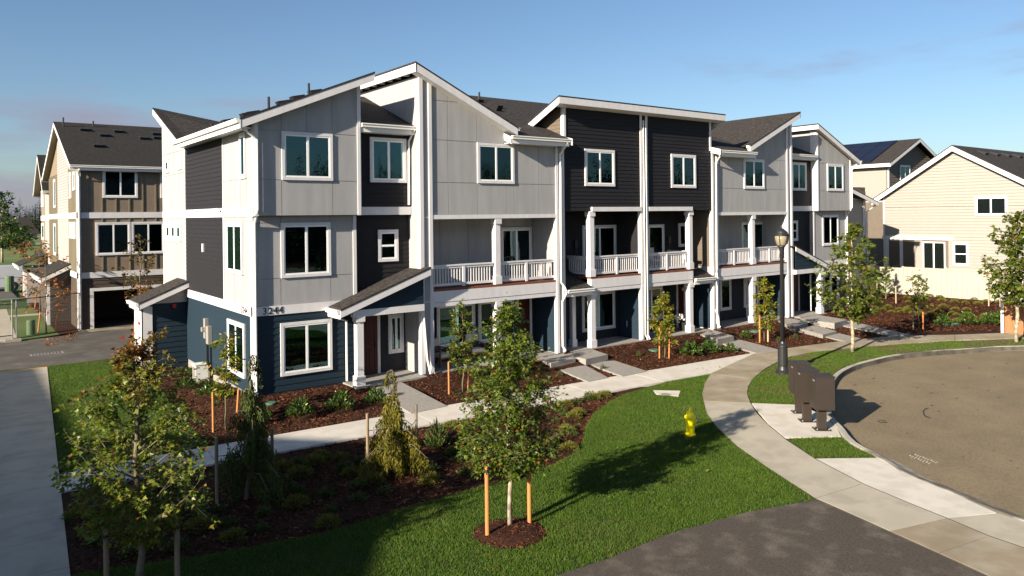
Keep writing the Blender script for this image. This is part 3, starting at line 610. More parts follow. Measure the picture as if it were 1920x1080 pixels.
trim(uA, WL, [(-.3, -.2, 5.74, 8.4), (0, .1, 0, 5.44), (2.78, 2.86, 2.69, 5.44), (2.78, 2.86, 5.74, 8.4), (7.82, 7.9, 2.69, 5.44), (7.82, 7.9, 5.74, 8.4), (11.5, 11.6, 2.69, 9.9)], d1=.04)
trim(uA, WL, [(-.3, 11.6, 5.44, 5.74), (0, 11.6, 2.40, 2.69)], 'band_board', d1=.05)
window(uA, WL, .39, .98, 6.62, 8.05, 'fixed', .1); window(uA, WL, .80, 2.49, 3.62, 5.27, curtain=[(.05, .4)]); window(uA, WL, .69, 2.45, .40, 2.1, curtain=[(.2, .35)])
for (a, b, c, e) in ((10.45, 11.15, 7.32, 7.95), (8.4, 8.95, 7.35, 8.02)): window(uA, WL, a, b, c, e, 'fixed', .13)
for a in (8.55, 9.45, 10.35): window(uA, WL, a, a+.8, 4.5, 5.25, 'fixed', .16)
roof_slab(uA, [(-.38, 7.45, 8.42), (-.38, 11.75, 10.16), (3.2, 11.75, 9.62), (3.2, 7.45, 8.42)], .06)
mb = MB(); board(mb, (-.37, 7.45, 8.36), (-.37, 11.75, 10.10), .26, (.04, 0, 0)); mb.part('barge_board', WHITE, uA)
mb = MB(); mb.prism([(-.33, 7.5, 8.14), (-.33, 11.7, 9.84), (.0, 11.7, 9.84), (.0, 7.5, 8.14)], [(-.33, 7.5, 8.12), (-.33, 11.7, 9.82), (.0, 11.7, 9.82), (.0, 7.5, 8.12)]); mb.part('soffit', M['gutter'], uA)
text_part(uA, '3244', .30, (.28, -.052, 2.44), (R(90), 0, 0), M['metal']); text_part(uA, '3244', .30, (-.052, .95, 2.44), (R(90), 0, R(-90)), M['metal'])
mb = MB(); WL.box(mb, 5.25, 5.4, 4.2, 4.5, .02, .07); mb.part('wall_vent', WHITE, uA)
mb = MB(); mb.box(-.2, -.06, 2.95, 3.15, 5.66, 5.74); mb.part('bird_block', M['gutter'], uA)
# rear entry bump-out with its own roof
mb = MB(); mb.box(-1.58, 0, 7.85, 9.1, -.3, 2.28); mb.part('wall', M['navy'], uA)
planks(uA, Wall(7.85, 'Y', -1), rect(-1.25, -.01, -.1, 2.25), .2, M['navy'])
trim(uA, Wall(7.85, 'Y', -1), [(-1.62, -1.25, -.25, 2.12)], d1=.05); trim(uA, Wall(-1.58, 'X', -1), [(7.80, 8.3, -.25, 2.15), (8.95, 9.1, -.25, 2.15)], d1=.05); trim(uA, Wall(-1.58, 'X', -1), [(8.3, 8.95, -.2, 2.15)], 'rear_door', d1=.03)
roof_slab(uA, [(-1.78, 7.45, 2.30), (0, 7.45, 3.04), (0, 9.3, 3.04), (-1.78, 9.3, 2.30)], .06)
mb = MB(); board(mb, (-1.78, 7.46, 2.24), (0, 7.46, 2.98), .2, (0, .04, 0)); mb.part('barge_board', WHITE, uA)
planks(uA, Wall(7.8, 'Y', -1), [(-1.5, 2.2), (0, 2.2), (0, 2.86), (-1.5, 2.26)], .2, M['palesiding'])
gutter(uA, (-1.78, 7.46, 2.30), (-1.78, 9.3, 2.30), (-1, 0, 0))
mb = MB(); mb.box(-.55, -.42, 7.74, 7.82, 2.0, 2.13); mb.part('fire_bell', M['fire'], uA)
mb = MB(); mb.box(-1.66, -1.63, 8.0, 8.3, 1.42, 1.52); mb.part('notice_plate', M['sign'], uA)
for (x, y, z) in ((.3, 3.2, 0), (.75, 2.6, 0), (1.3, 3.8, 0), (2.2, 3.2, 0), (2.45, 2.5, 0), (3.5, 3.5, 0)): roof_vent(uA, (x, y, 8.34+.4155*(x+.52)), .4155, (-1, 0, 0), .36)
vent_pipe(uA, (1.6, 3.0, 8.34+.4155*2.12), .4); vent_pipe(uA, (2.9, 2.6, 8.34+.4155*3.42), .4); vent_pipe(uA, (1.2, 8.6, 8.75), .5)
# wall meter on the side wall
mb = MB(); WL.box(mb, 4.78, 5.02, 1.15, 1.85, .02, .14); WL.box(mb, 4.36, 4.66, 1.0, 1.62, .02, .15); WL.box(mb, 4.82, 4.97, 1.4, 1.55, .14, .24); mb.part('meter_box', M['capm'], uA)
mb = MB(); WL.box(mb, 4.84, 4.90, -.3, 1.1, .02, .08); WL.box(mb, 4.44, 4.49, -.3, .95, .02, .07); mb.part('conduit', M['metal'], uA)

def yx(p0, p1, Y): return (onY(p0[0], p0[1], Y).x, onY(p1[0], p1[1], Y).x)
uB = thing('townhouse', (8.8, 2, 0), 'light grey townhouse with tall shed gable, second from the corner, cushioned seats on its porch', 'townhouse', GT)
a, b = yx((937, 440), (996, 440), .9)
w1a, w1b = yx((818, 640), (890, 640), .85); w2a, w2b = yx((886, 640), (963, 640), .85); da, db = yx((972, 640), (1000, 640), .85)
unit_b(uB, ida, 1, ([('patio', a, b, 2.87, 4.92, [(.55, .85)])], [('fixed', w1a, w1b, .5, 2.12, None), ('fixed', w2a+.25, w2b, .5, 2.12, [(.7, 1)]), ('door', da, min(db, 11.35))], 6.4))
uC = thing('townhouse', (14.3, 2, 0), 'left one of the two charcoal townhouses, with wide sliding doors on its balcony', 'townhouse', GT)
a, b = yx((1091, 450), (1154, 450), .9); c, e = yx((1090, 590), (1152, 590), .85)
unit_c(uC, ida, 1, ([('patio', a, b, 2.87, 4.93, [(.62, .74)])], [('slider', c, min(e, 16.2), .38, 2.05, [(.62, .78)])], 12.6, 13.9))
uC2 = thing('townhouse', (18.8, 2, 0), 'right one of the two charcoal townhouses, with single glass door and pale chair on balcony', 'townhouse', GT)
a, b = yx((1213, 450), (1244, 450), .9); c, e = yx((1271, 440), (1300, 440), .9); g, h = yx((1200, 580), (1241, 580), .85); k, l = yx((1270, 580), (1284, 580), .85)
m_ = lambda x: 33.1-x
unit_c(uC2, fB, -1, ([('fixed', m_(b), m_(a), 2.87, 4.9, [(.75, .95)]), ('fixed', m_(e), m_(c), 3.8, 4.94, None)], [('slider', m_(h), min(m_(g), 16.2), .5, 2.05, [(.55, .95)]), ('door', m_(l)-.35, m_(k))], 12.5, m_(onY(1253, 450, .9).x)))
uB2 = thing('townhouse', (24.4, 2, 0), 'light grey townhouse behind the black lamp post, its shed gable rising to the right', 'townhouse', GT)
a, b = yx((1389, 440), (1431, 440), .9); w1a, w1b = yx((1349, 580), (1370, 580), .85); w2a, w2b = yx((1394, 580), (1410, 580), .85)
unit_b(uB2, fB, -1, ([('patio', m_(b), m_(a), 2.87, 4.92, [(.1, .45)])], [('fixed', m_(w1b), m_(w1a), .5, 2.12, None), ('fixed', m_(w2b)-.5, m_(w2a), .5, 2.12, [(.6, 1)]), ('door', 6.5, 7.4)], m_(onY(1393, 560, .85).x)))
uA2 = thing('townhouse', (32, 2, 0), 'last townhouse of the row, mostly behind the leafy street tree, next to cream houses', 'townhouse', GT)
unit_a(uA2, fA2, fP2, -1, False)

# ------------------------------------------------------------------ generic simple house pieces
def gable_x(root, x0, x1, y0, y1, z0, ze, zr, m, plank=None, roofm=None, over=.45, pitch=.17):
    """house body whose ridge runs along X between gable ends x0 and x1"""
    ym = (y0+y1)/2; P = [(y0, z0), (y1, z0), (y1, ze), (ym, zr-.1), (y0, ze)]
    mb = MB(); mb.prism([(x0, y, z) for y, z in P], [(x1, y, z) for y, z in P]); mb.part('wall', m, root)
    s = (zr-ze)/(ym-y0); rm = roofm or M['roof2']
    for ya, yb in ((y0, ym), (y1, ym)):
        yo = ya+(-over if ya < ym else over); zo = ze-s*over+.1
        roof_slab(root, [(x0-over, yo, zo), (x1+over, yo, zo), (x1+over, ym, zr+.1), (x0-over, ym, zr+.1)], .07, rm)
        mb = MB(); board(mb, (x0-over, yo, zo-.06), (x0-over, ym, zr+.04), .24, (.04, 0, 0)); mb.part('barge_board', WHITE, root)
        mb = MB(); mb.prism([(x0-over+.04, yo, zo-.22), (x0-over+.04, ym, zr-.12), (x0, ym, zr-.12), (x0, yo, zo-.22)], [(x0-over+.04, yo, zo-.24), (x0-over+.04, ym, zr-.14), (x0, ym, zr-.14), (x0, yo, zo-.24)]); mb.part('soffit', M['olive'], root)
        gutter(root, (x0-over, yo, zo), (x1+over, yo, zo), (0, -1 if ya < ym else 1, 0))
    return s
# tan building on the left
tA = thing('townhouse', (0, 27, -.35), 'tan board and batten townhouse with brown ground floor and open dark garage', 'townhouse')
Y0 = 22.2; X0 = -1.94
gable_x(tA, X0, 26, Y0, 36.2, 2.3, 8.35, 11.2, M['tan'], over=.38)
for (a, b, c, e, z0, z1) in ((X0, -1.25, Y0, 36.2, -.4, 2.3), (1.95, 26, Y0, 36.2, -.4, 2.3), (-1.25, 1.95, 26.5, 36.2, -.4, 2.3), (-1.25, 1.95, Y0, 26.5, 1.62, 2.3)): mb = MB(); mb.box(a, b, c, e, z0, z1); mb.part('wall', M['brown'], tA)
mb = MB(); mb.box(-1.25, 1.95, Y0+.02, 26.5, -.5, -.355); mb.part('garage_floor', M['alley'], tA)
WT = Wall(Y0, 'Y', -1); WTL = Wall(X0, 'X', -1)
def battens(root, w, u0, u1, z0, z1, step, holes=(), m='olive'):
    u = u0+step*.5
    while u < u1:
        segs = [(z0, z1)]
        for (a, b, c, e) in holes:
            if a-.04 < u < b+.04: segs = [s for q in segs for s in ((q[0], min(q[1], c)), (max(q[0], e), q[1])) if s[1]-s[0] > .05]
        for (c, e) in segs: piece('batten', (w.axis, round(e-c, 2), m), lambda: (lambda mb: (w.box(mb, u-.035, u+.035, c, e, 0, .035), mb)[1])(MB()), M[m], root, w.P(u, c))
        u += step
h3 = [(-.77, .93, 6.58, 8.11), (2.08, 3.5, 6.58, 8.11)]; h2 = [(-1.12, .55, 3.5, 5.27), (.6, 2.27, 3.5, 5.27), (2.6, 4.3, 3.5, 5.27)]
battens(tA, WT, X0+.15, 6, 5.8, 8.3, .66, h3); battens(tA, WT, X0+.15, 6, 2.64, 5.5, .66, h2)
for q in h3+h2: window(tA, WT, *q, 'slider')
trim(tA, WT, [(X0, 6, 5.49, 5.80), (X0, 6, 2.32, 2.63)], 'band_board', d1=.05); trim(tA, WT, [(X0, X0+.14, -.35, 8.3)], d1=.06)
planks(tA, WT, rect(X0+.14, -1.42, -.3, 2.32), .2, M['brown']); planks(tA, WT, rect(-1.42, 2.6, 1.78, 2.32), .2, M['brown']); planks(tA, WT, rect(2.0, 6, -.3, 1.78), .2, M['brown'])
mb = MB(); WT.box(mb, -1.42, -1.25, -.35, 1.78, 0, .07); WT.box(mb, 1.95, 2.1, -.35, 1.78, 0, .07); WT.box(mb, -1.25, 1.95, 1.62, 1.78, 0, .07); mb.part('garage_frame', WHITE, tA)
trim(tA, WTL, [(Y0, Y0+.14, -.35, 8.3)], d1=.05); trim(tA, WTL, [(Y0, 36.2, 5.49, 5.80), (Y0, 36.2, 2.32, 2.62)], 'band_board', d1=.05)
def gz_(y): return 8.2+(11.05-8.35)*(1-abs(y-29.2)/7.0)
planks(tA, WTL, [(25.9, 5.8), (31.1, 5.8), (31.1, gz_(31.1)), (29.2, gz_(29.2)), (25.9, gz_(25.9))], .16, M['palesiding']); planks(tA, WTL, rect(25.9, 31.1, 2.62, 5.49), .16, M['palesiding'])
for (a, b) in ((22.4, 25.9), (31.1, 36.0)):
    mb = MB(); WTL.box(mb, a, b, 2.62, 5.49, 0, .01); WTL.box(mb, a, b, 5.8, 8.2, 0, .01); mb.part('wall_panel', M['olive'], tA)
    battens(tA, WTL, a, b, 2.62, 5.49, .5); battens(tA, WTL, a, b, 5.8, 8.25, .5)
for q in ((22.9, 23.7, 7.0, 8.0), (24.5, 25.2, 6.6, 8.05), (22.8, 23.5, 4.4, 5.3), (23.7, 24.4, 4.4, 5.3), (24.6, 25.3, 4.4, 5.3), (31.9, 33.0, 6.2, 8.0), (31.9, 33.2, 3.2, 5.2)): window(tA, WTL, *q, 'fixed', .12)
mb = MB(); mb.box(X0-1.0, X0, 25.3, 30.3, -.35, 2.1); mb.part('wall', M['brown'], tA)
planks(tA, Wall(25.3, 'Y', -1), [(X0-.98, -.2), (X0, -.2), (X0, 2.6), (X0-.98, 2.15)], .2, M['brown'])
post(tA, X0-1.0, 25.5, -.35, 2.0, .16, False)
roof_slab(tA, [(X0-1.45, 25.0, 2.28), (X0, 25.0, 3.0), (X0, 30.6, 3.0), (X0-1.45, 30.6, 2.28)], .07, M['roof2'])
mb = MB(); board(mb, (X0-1.45, 25.0, 2.21), (X0, 25.0, 2.93), .2, (0, .04, 0)); mb.part('barge_board', WHITE, tA)
gutter(tA, (X0-1.45, 25.0, 2.28), (X0-1.45, 30.6, 2.28), (-1, 0, 0))
for (x, y) in ((-.9, 27.8), (.0, 26.9), (.9, 27.8), (2.1, 26.7), (3.0, 27.7), (2.9, 26.9), (4.6, 27.3), (-.6, 24.9)): roof_vent(tA, (x, y, 8.33+.407*(y-21.82)), .407, (0, -1, 0), .45)
vent_pipe(tA, (-1.9, 28.3, 10.97), .5); vent_pipe(tA, (-.3, 28.6, 11.1), .3)
pipe(tA, [(X0+.02, 21.75, 8.05), (X0+.05, 22.1, 7.7), (X0+.05, 22.1, -.3)], .05)
tB = thing('townhouse', (0, 42, -.35), 'pale townhouse gable peeking out behind the tan building', 'townhouse')
gable_x(tB, X0+.15, 20, 37.0, 43.2, -.4, 7.7, 10.0, M['palesiding'], over=.5)
WTB = Wall(X0+.15, 'X', -1); trim(tB, WTB, [(37, 43.2, 5.4, 5.75)], 'band_board', d1=.05)
mb = MB(); WTB.box(mb, 40.8, 43.0, 2.4, 5.4, 0, .02); WTB.box(mb, 40.8, 43.0, 5.75, 7.8, 0, .02); mb.part('wall_panel', M['tan'], tB)
for q in ((41.2, 41.8, 6.4, 7.6), (42.2, 42.8, 6.4, 7.6), (41.2, 42.8, 4.0, 5.2)): window(tB, WTB, *q, 'fixed', .12)
mb = MB(); mb.box(X0-1.1, X0+.15, 39.2, 43.0, -.35, 2.1); mb.part('wall', M['palesiding'], tB)
roof_slab(tB, [(X0-1.6, 38.8, 2.3), (X0+.15, 38.8, 3.1), (X0+.15, 43.4, 3.1), (X0-1.6, 43.4, 2.3)], .07, M['roof2']); post(tB, X0-1.1, 39.4, -.35, 2.0, .16, False)
gutter(tB, (X0-1.6, 38.8, 2.3), (X0-1.6, 43.4, 2.3), (-1, 0, 0))
# cream house on the right: gable end faces the row
cH = thing('house', (50, 0, .2), 'cream lap sided house with wide low gable, rising above the cream vinyl fence', 'house')
XC = 47.5; yr = -.23; ze, zr = 6.55, 9.6
P = [(-7.0, -.2), (4.7, -.2), (4.7, 6.55), (yr, zr), (-7.0, 5.75)]
mb = MB(); mb.prism([(XC, y, z) for y, z in P], [(XC+15, y, z) for y, z in P]); mb.part('wall', M['cream'], cH)
WC = Wall(XC, 'X', -1)
planks(cH, WC, rect(-7.0, 4.6, 3.62, 5.7), .205, M['cream'], .045); planks(cH, WC, [(-7.0, 5.67), (4.6, 5.67), (4.6, 6.5), (yr, zr-.05), (-7.0, 5.68)], .205, M['cream'], .045); planks(cH, WC, rect(-7.0, .2, -.1, 3.62), .205, M['cream'], .045)
for ya, zz, yy in ((5.35, 6.28, 1), (-7.6, 5.55, -1)):
    roof_slab(cH, [(XC-.45, ya, zz), (XC+15.4, ya, zz), (XC+15.4, yr, 9.85), (XC-.45, yr, 9.85)], .08)
    mb = MB(); board(mb, (XC-.45, ya, zz-.07), (XC-.45, yr, 9.78), .34, (.05, 0, 0)); mb.part('barge_board', WHITE, cH)
WC2 = Wall(XC-.032, 'X', -1); window(cH, WC2, -3.4, -1.49, 5.04, 6.3); window(cH, WC2, -1.05, -.06, 1.68, 3.22, 'hung')
trim(cH, WC, [(4.6, 4.7, -.1, 6.5)], d1=.05); trim(cH, WC, [(-.1, 4.75, 3.36, 3.62)], 'porch_beam', d1=.12)
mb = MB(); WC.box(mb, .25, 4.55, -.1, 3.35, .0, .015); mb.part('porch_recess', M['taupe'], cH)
mb = MB(); WC.box(mb, 1.95, 2.5, -.1, 3.35, .016, .03); mb.part('porch_side_wall', M['cream'], cH)
window(cH, WC2, .42, 1.91, .9, 3.24, 'patio', .035, name='patio_door')
mb = MB(); WC.box(mb, 4.3, 4.6, -.1, 3.36, .02, .1); WC.box(mb, 3.3, 3.5, -.1, 3.36, .02, .1); mb.part('porch_post', WHITE, cH)
mb = MB(); WC.box(mb, 3.5, 4.3, 1.55, 3.3, .02, .03); mb.part('porch_siding', M['taupe'], cH)  # siding panel in the same taupe as the recess around it
for k in range(4): roof_vent(cH, (XC+2.2+k*2.0, -1.1, 9.85-.58*.87), .58, (0, -1, 0), .5)
vent_pipe(cH, (XC+12.5, -1.2, 9.3), 1.0, .2)
# grey house with solar panels
sH = thing('house', (61, 9.6, 0), 'cream and brown house with dark solar panels on its roof', 'house')
mb = MB(); P = [(58, 0), (67.6, 0), (67.6, 9.6), (62.8, 11.6), (58, 9.6)]; mb.prism([(x, 9.59, z) for x, z in P], [(x, 17, z) for x, z in P]); mb.part('wall', M['taupe'], sH)
WS = Wall(58, 'X', -1); planks(sH, WS, rect(9.7, 17, 6.2, 9.6), .2, M['cream']); planks(sH, Wall(9.59, 'Y', -1), [(58.2, 6.4), (67.5, 6.4), (67.5, 9.6), (62.8, 11.5), (58.2, 9.65)], .22, M['taupe'], .04)
trim(sH, Wall(9.59, 'Y', -1), [(58, 58.25, 5, 9.6)], d1=.06); window(sH, Wall(9.565, 'Y', -1), 60.1, 61.95, 7.9, 9.5)
for a, b in (((57.3, 9.55), (62.8, 11.95)), ((68.3, 9.55), (62.8, 11.95))):
    roof_slab(sH, [(a[0], 9.0, a[1]), (b[0], 9.0, b[1]), (b[0], 18, b[1]), (a[0], 18, a[1])], .08)
    mb = MB(); board(mb, (a[0], 8.99, a[1]-.07), (b[0], 8.99, b[1]-.07), .25, (0, .05, 0)); mb.part('barge_board', WHITE, sH)
gutter(sH, (57.3, 9.0, 9.55), (57.3, 18, 9.55), (-1, 0, 0))
for i in range(3):
    for j in range(5):
        y = 10.9+j*1.35; t0 = .06+i*.3; t1 = t0+.285
        q = [(57.3+5.5*t, yy, 9.55+2.4*t+.07) for t, yy in ((t0, y), (t1, y), (t1, y+1.3), (t0, y+1.3))]
        mb = MB(); mb.prism([(x, yy, z+.05) for x, yy, z in q], q); mb.part('solar_panel', M['solar'], sH)
lH = thing('house', (42, 5, 0), 'low cream and brown house wing with sloping roof, wedged between the row and cream house', 'house')
mb = MB(); mb.box(37.5, 41.6, 3.0, 12, -.2, 5.9); mb.part('wall', M['cream'], lH); planks(lH, Wall(3.0, 'Y', -1), rect(37.5, 41.5, 2, 6.2), .2, M['cream'])
mb = MB(); mb.box(41.62, 47.4, 6.0, 12, -.2, 7.2); mb.part('wall', M['taupe'], lH); planks(lH, Wall(6.0, 'Y', -1), rect(41.7, 47.4, .5, 6.9), .2, M['taupe'], .05)
trim(lH, Wall(3.0, 'Y', -1), [(41.35, 41.6, -.2, 6.1)], d1=.06)
roof_slab(lH, [(37.2, 2.5, 7.45), (42.5, 2.5, 6.05), (46, 12, 7.6), (37.2, 12, 9.8)], .08)
mb = MB(); board(mb, (37.2, 2.49, 7.38), (42.5, 2.49, 5.98), .24, (0, .05, 0)); mb.part('barge_board', WHITE, lH)
pipe(lH, [(42.5, 2.7, 5.8), (41.65, 2.85, 5.4), (41.65, 2.85, 0)], .06)
# houses across the street, out of the picture on the left, whose shade lies on the near lawn
nH = thing('house', (-29, -12.4, -.3), 'tan gabled house across the side street, beyond the left edge', 'house')
gable_x(nH, -37, -25.2, -18.2, -5.9, -.4, 8.2, 10.1, M['tan'], over=.35)
WN = Wall(-25.2, 'X', 1)
for (a, b, c, e) in ((-16, -14, 5.8, 7.4), (-10.5, -8.5, 5.8, 7.4), (-16, -14, 1, 2.6), (-10.5, -8.5, 1, 2.6)): window(nH, WN, a, b, c, e)
nG = thing('house', (-30, 1.0, -.3), 'brown house with long eave across the side street, beyond the left edge', 'house')
mb = MB(); mb.box(-36, -26.4, -5.6, 6.2, -.4, 8.0); mb.part('wall', M['brown'], nG)
roof_slab(nG, [(-25.9, -7.2, 8.05), (-25.9, 6.6, 8.05), (-31, 6.6, 9.6), (-31, -7.2, 9.6)], .1); roof_slab(nG, [(-36.4, -7.2, 8.05), (-36.4, 6.6, 8.05), (-31, 6.6, 9.6), (-31, -7.2, 9.6)], .1)
for (a, b, c, e) in ((-3.5, -1.5, 5.6, 7.2), (0, 2, 5.6, 7.2)): window(nG, Wall(-26.4, 'X', 1), a, b, c, e)
# far house on the left horizon
fH = thing('house', (16, 300, -.5), 'distant grey bungalow with brown roof, in front of the dark wood', 'house')
def px3(px, py, D): d = ray(px, py); return CAM + d*D
D0 = 260
a = px3(34, 432, D0); b = px3(72, 432, D0); s_ = D0/FPX
mb = MB(); mb.box(a.x, b.x, a.y, a.y+9, a.z-5.5, a.z-1.2); mb.part('wall', M['palesiding'], fH)
roof_slab(fH, [(a.x-.8, a.y-.8, a.z-1.2), (b.x+.8, a.y-.8, a.z-1.2), (b.x-2.4, a.y+4.5, a.z+4.6), (a.x+1, a.y+4.5, a.z+4.6)], .2, M['roof']); roof_slab(fH, [(a.x-.8, a.y+9.8, a.z-1.2), (b.x+.8, a.y+9.8, a.z-1.2), (b.x-2.4, a.y+4.5, a.z+4.6), (a.x+1, a.y+4.5, a.z+4.6)], .2, M['roof'])
for k in (.2, .6): window(fH, Wall(a.y, 'Y', -1), a.x+(b.x-a.x)*k, a.x+(b.x-a.x)*k+1.3, a.z-4, a.z-2.2)
# ------------------------------------------------------------------ ground
def struct(o, name=None): o['kind'] = 'structure'; return o
def sheet_obj(name, poly, z, m, drop=.2, parent=None):
    return MB().sheet(poly, z, drop).part(name, m, parent)
def pxz(pts, z=-.3): return [tuple(gz(p[0], p[1], p[2] if len(p) > 2 else z)) for p in pts]
def px2(pts, z=-.3): return [(q[0], q[1]) for q in pxz(pts, z)]
def pip(poly, x, y):
    ins = np.zeros(len(x), bool); n = len(poly)
    for i in range(n):
        x1, y1 = poly[i][:2]; x2, y2 = poly[(i+1) % n][:2]
        c = ((y1 > y) != (y2 > y)); t = (x2-x1)*(y-y1)/(y2-y1+1e-12)+x1; ins ^= c & (x < t)
    return ins
def scatter(poly, dens, excl=()):
    xs = [p[0] for p in poly]; ys = [p[1] for p in poly]; a = (max(xs)-min(xs))*(max(ys)-min(ys)); n = int(a*dens)
    x = rng.uniform(min(xs), max(xs), n); y = rng.uniform(min(ys), max(ys), n); k = pip(poly, x, y)
    for e in excl: k &= ~pip(e, x, y)
    return x[k], y[k]
struct(sheet_obj('ground', [(-1600, -1600), (1600, -1600), (1600, 1600), (-1600, 1600)], -.70, M['field'], .5))
# mulch surface
nx, ny = 150, 96; gx = np.linspace(-7.5, 46, nx); gy = np.linspace(-13.2, 10.5, ny); XX, YY = np.meshgrid(gx, gy)
ZZ = hm(XX, YY) + rng.normal(0, .012, XX.shape); V = np.stack([XX, YY, ZZ], -1).reshape(-1, 3)
i = np.arange(nx-1)[None, :] + np.arange(ny-1)[:, None]*nx; Fq = np.stack([i, i+1, i+nx+1, i+nx], -1).reshape(-1, 4)
cx_, cy_ = V[Fq].mean(1)[:, 0], V[Fq].mean(1)[:, 1]
keep = ~((cx_ > .6) & (cx_ < 33) & (cy_ > .4)) & ~((cx_ < -4.2) & (cy_ > -2)) & ~((cx_ > 12) & (cy_ < -9.3) & (cx_ < 30)) & ~((cx_ > 5) & (cx_ <= 12) & (cy_ < -12)) & ~((cx_ >= 30) & (cy_ < -10.6))
_rd = px2([(2040, 642), (1919, 648.8), (1814, 654), (1699, 662.7), (1632, 675), (1583, 690), (1554, 714), (1546, 762), (1557, 791), (1598.5, 836), (1686.6, 884.4), (1796, 930), (1920, 978)])+[(12, -30), (60, -30), (60, -9)]
keep &= ~pip(_rd, cx_, cy_)
mo = np_obj('mulch_bed', V, Fq[keep], [M['mulch']]); struct(mo)
# pavement along the row
def pav_up(x): return -3.55-.0455*x
def pav_lo(x): return -5.02-.0590*x
pv = thing('pavement', (5, -4.6, -.3), 'pale concrete pavement along the front of the row', 'pavement', kind='structure')
jx = [-5.25, -2.3, .54, 3.37, 6.2, 9.1, 12.05]
for k in range(len(jx)-1):
    a, b = jx[k]+.008, jx[k+1]-.008; s = -.02
    a0 = -5.3 if k == 0 else a
    sheet_obj('concrete_slab', [(a0-.30 if k == 0 else a0-.12, pav_lo(a)), (b-.12, pav_lo(b)), (b+.0, pav_up(b)), (a0, pav_up(a))], -.285, M['walkc'], .25, pv)
S2o = [(1919, 623), (1860, 625.5), (1790, 628), (1733, 629), (1676, 630.5), (1617, 636), (1560, 642), (1500, 650), (1455, 656), (1419, 661.3)]
end = [tuple(gz(*p, -.3))[:2] for p in ((1419, 661.3), (1376, 681), (1333, 700.7))]
sheet_obj('concrete_slab', [(12.05-.11, pav_lo(12.05)), end[2], end[1], end[0], (12.06, pav_up(12.06))], -.285, M['walkc'], .25, pv)
cp = thing('footpath', (12, -9, -.3), 'curving weathered concrete footpath round the lawn', 'footpath', kind='structure')
pairs = [((1990, 619.5), (1995, 631)), ((1919, 623), (1920, 634)), ((1860, 625.5), (1868, 635.6)), ((1790, 628), (1791, 638)), ((1733, 629), (1745, 641)), ((1676, 630.5), (1699, 644)), ((1617, 636), (1640, 648)), ((1560, 642), (1585, 653)), ((1500, 650), (1525, 660)), ((1455, 656), (1485, 668)), ((1419, 661.3), (1457, 679)),
         ((1378, 680), (1430, 694.5)), ((1333, 700.7), (1411, 711)), ((1321, 719), (1403, 725)), ((1316, 740), (1401, 739)), ((1319.5, 753), (1407, 756)), ((1325, 776), (1420, 776)), ((1344, 801.5), (1440, 797)), ((1382, 837), (1474, 825)), ((1444, 880), (1528, 861)), ((1530, 935), (1618.5, 908)), ((1600, 966), (1707, 945)), ((1669, 997), (1775.5, 972.7)), ((1760.6, 1038), (1855, 1006)), ((1852, 1080), (1920, 1028)), ((1990, 1146), (2060, 1080))]
groups = [(0, 1, 'oldc'), (1, 3, 'oldc'), (3, 5, 'oldc'), (5, 7, 'oldc'), (7, 9, 'oldc'), (9, 10, 'oldc'), (10, 12, 'oldc'), (12, 15, 'oldc'), (15, 17, 'midc'), (17, 20, 'midc'), (20, 22, 'midc'), (22, 23, 'oldc'), (23, 25, 'oldc')]
for a, b, m in groups:
    L_ = px2([q[0] for q in pairs[a:b+1]]); R_ = px2([q[1] for q in pairs[a:b+1]])
    poly = L_+R_[::-1]; c = Vector((sum(p[0] for p in poly)/len(poly), sum(p[1] for p in poly)/len(poly)))
    poly = [((Vector(p)-c)*(1-.010/max((Vector(p)-c).length, .1))+c) for p in poly]
    sheet_obj('concrete_slab', [tuple(p) for p in poly], -.287, M[m], .25, cp)
sheet_obj('path_base', px2([q[0] for q in pairs[14:]])+px2([q[1] for q in pairs[14:]])[::-1], -.293, M['joint'], .2, cp)
# left pavement and tactile strip
lp = thing('pavement', (-6, 0, -.3), 'shaded concrete pavement leading back to the tactile crossing strip', 'pavement', kind='structure')
def lx(y): return -4.33-(11.5-y)*.0738
y = 11.0
while y > -15:
    y2 = y-1.52; sheet_obj('concrete_slab', [(lx(y2)-1.8, y2+.012), (lx(y2), y2+.012), (lx(y), y), (lx(y)-1.8, y)], -.287, M['midc'], .25, lp); y = y2
sheet_obj('ramp_slab', [(lx(11.0)-1.8, 11.01), (lx(11.0), 11.01), (-4.3, 11.5), (-6.1, 11.5)], lambda x, yy: -.287-(yy-11.0)*.1, M['midc'], .25, lp)
sheet_obj('tactile_strip', [(-5.95, 11.12), (-4.36, 11.12), (-4.33, 11.45), (-5.95, 11.45)], lambda x, yy: -.278-(yy-11.0)*.1, M['tactile'], .02, lp)
# mailbox pad, driveway apron
pad = px2([(1409.5, 756.5), (1499, 760), (1545, 780), (1556, 791), (1569, 803), (1577, 819), (1471, 821.5), (1443, 797)])
struct(sheet_obj('concrete_pad', pad, -.286, M['newc'], .25))
ap = thing('driveway_apron', (9, -15, -.3), 'clean new concrete driveway apron', 'driveway', kind='structure')
ap1 = px2([(1530, 860.5), (1649, 859), (1686.6, 884.4), (1737, 905), (1796, 930), (1868, 962), (1777, 973), (1706, 946), (1617, 909), (1526, 862)])
ap2 = px2([(1779, 972.5), (1871, 963), (1920, 979), (2010, 1012), (2065, 1082), (1919, 1029.5), (1853, 1007.5), (1776, 974.5)])
def apz(x, yy): return -.288
sheet_obj('concrete_slab', ap1, -.291, M['newc'], .25, ap); sheet_obj('concrete_slab', ap2, -.291, M['midc'], .25, ap)
_e = [Vector(q) for q in px2([(1441, 798), (1475, 826), (1529, 861.5), (1619, 908.5), (1707.5, 945.5), (1776, 973), (1855.5, 1006.5), (1920.5, 1028.5), (2060, 1081)])]
_n = [Vector((-(b_-a_).y, (b_-a_).x)).normalized()*.011 for a_, b_ in zip(_e, _e[1:])]; _n.append(_n[-1])
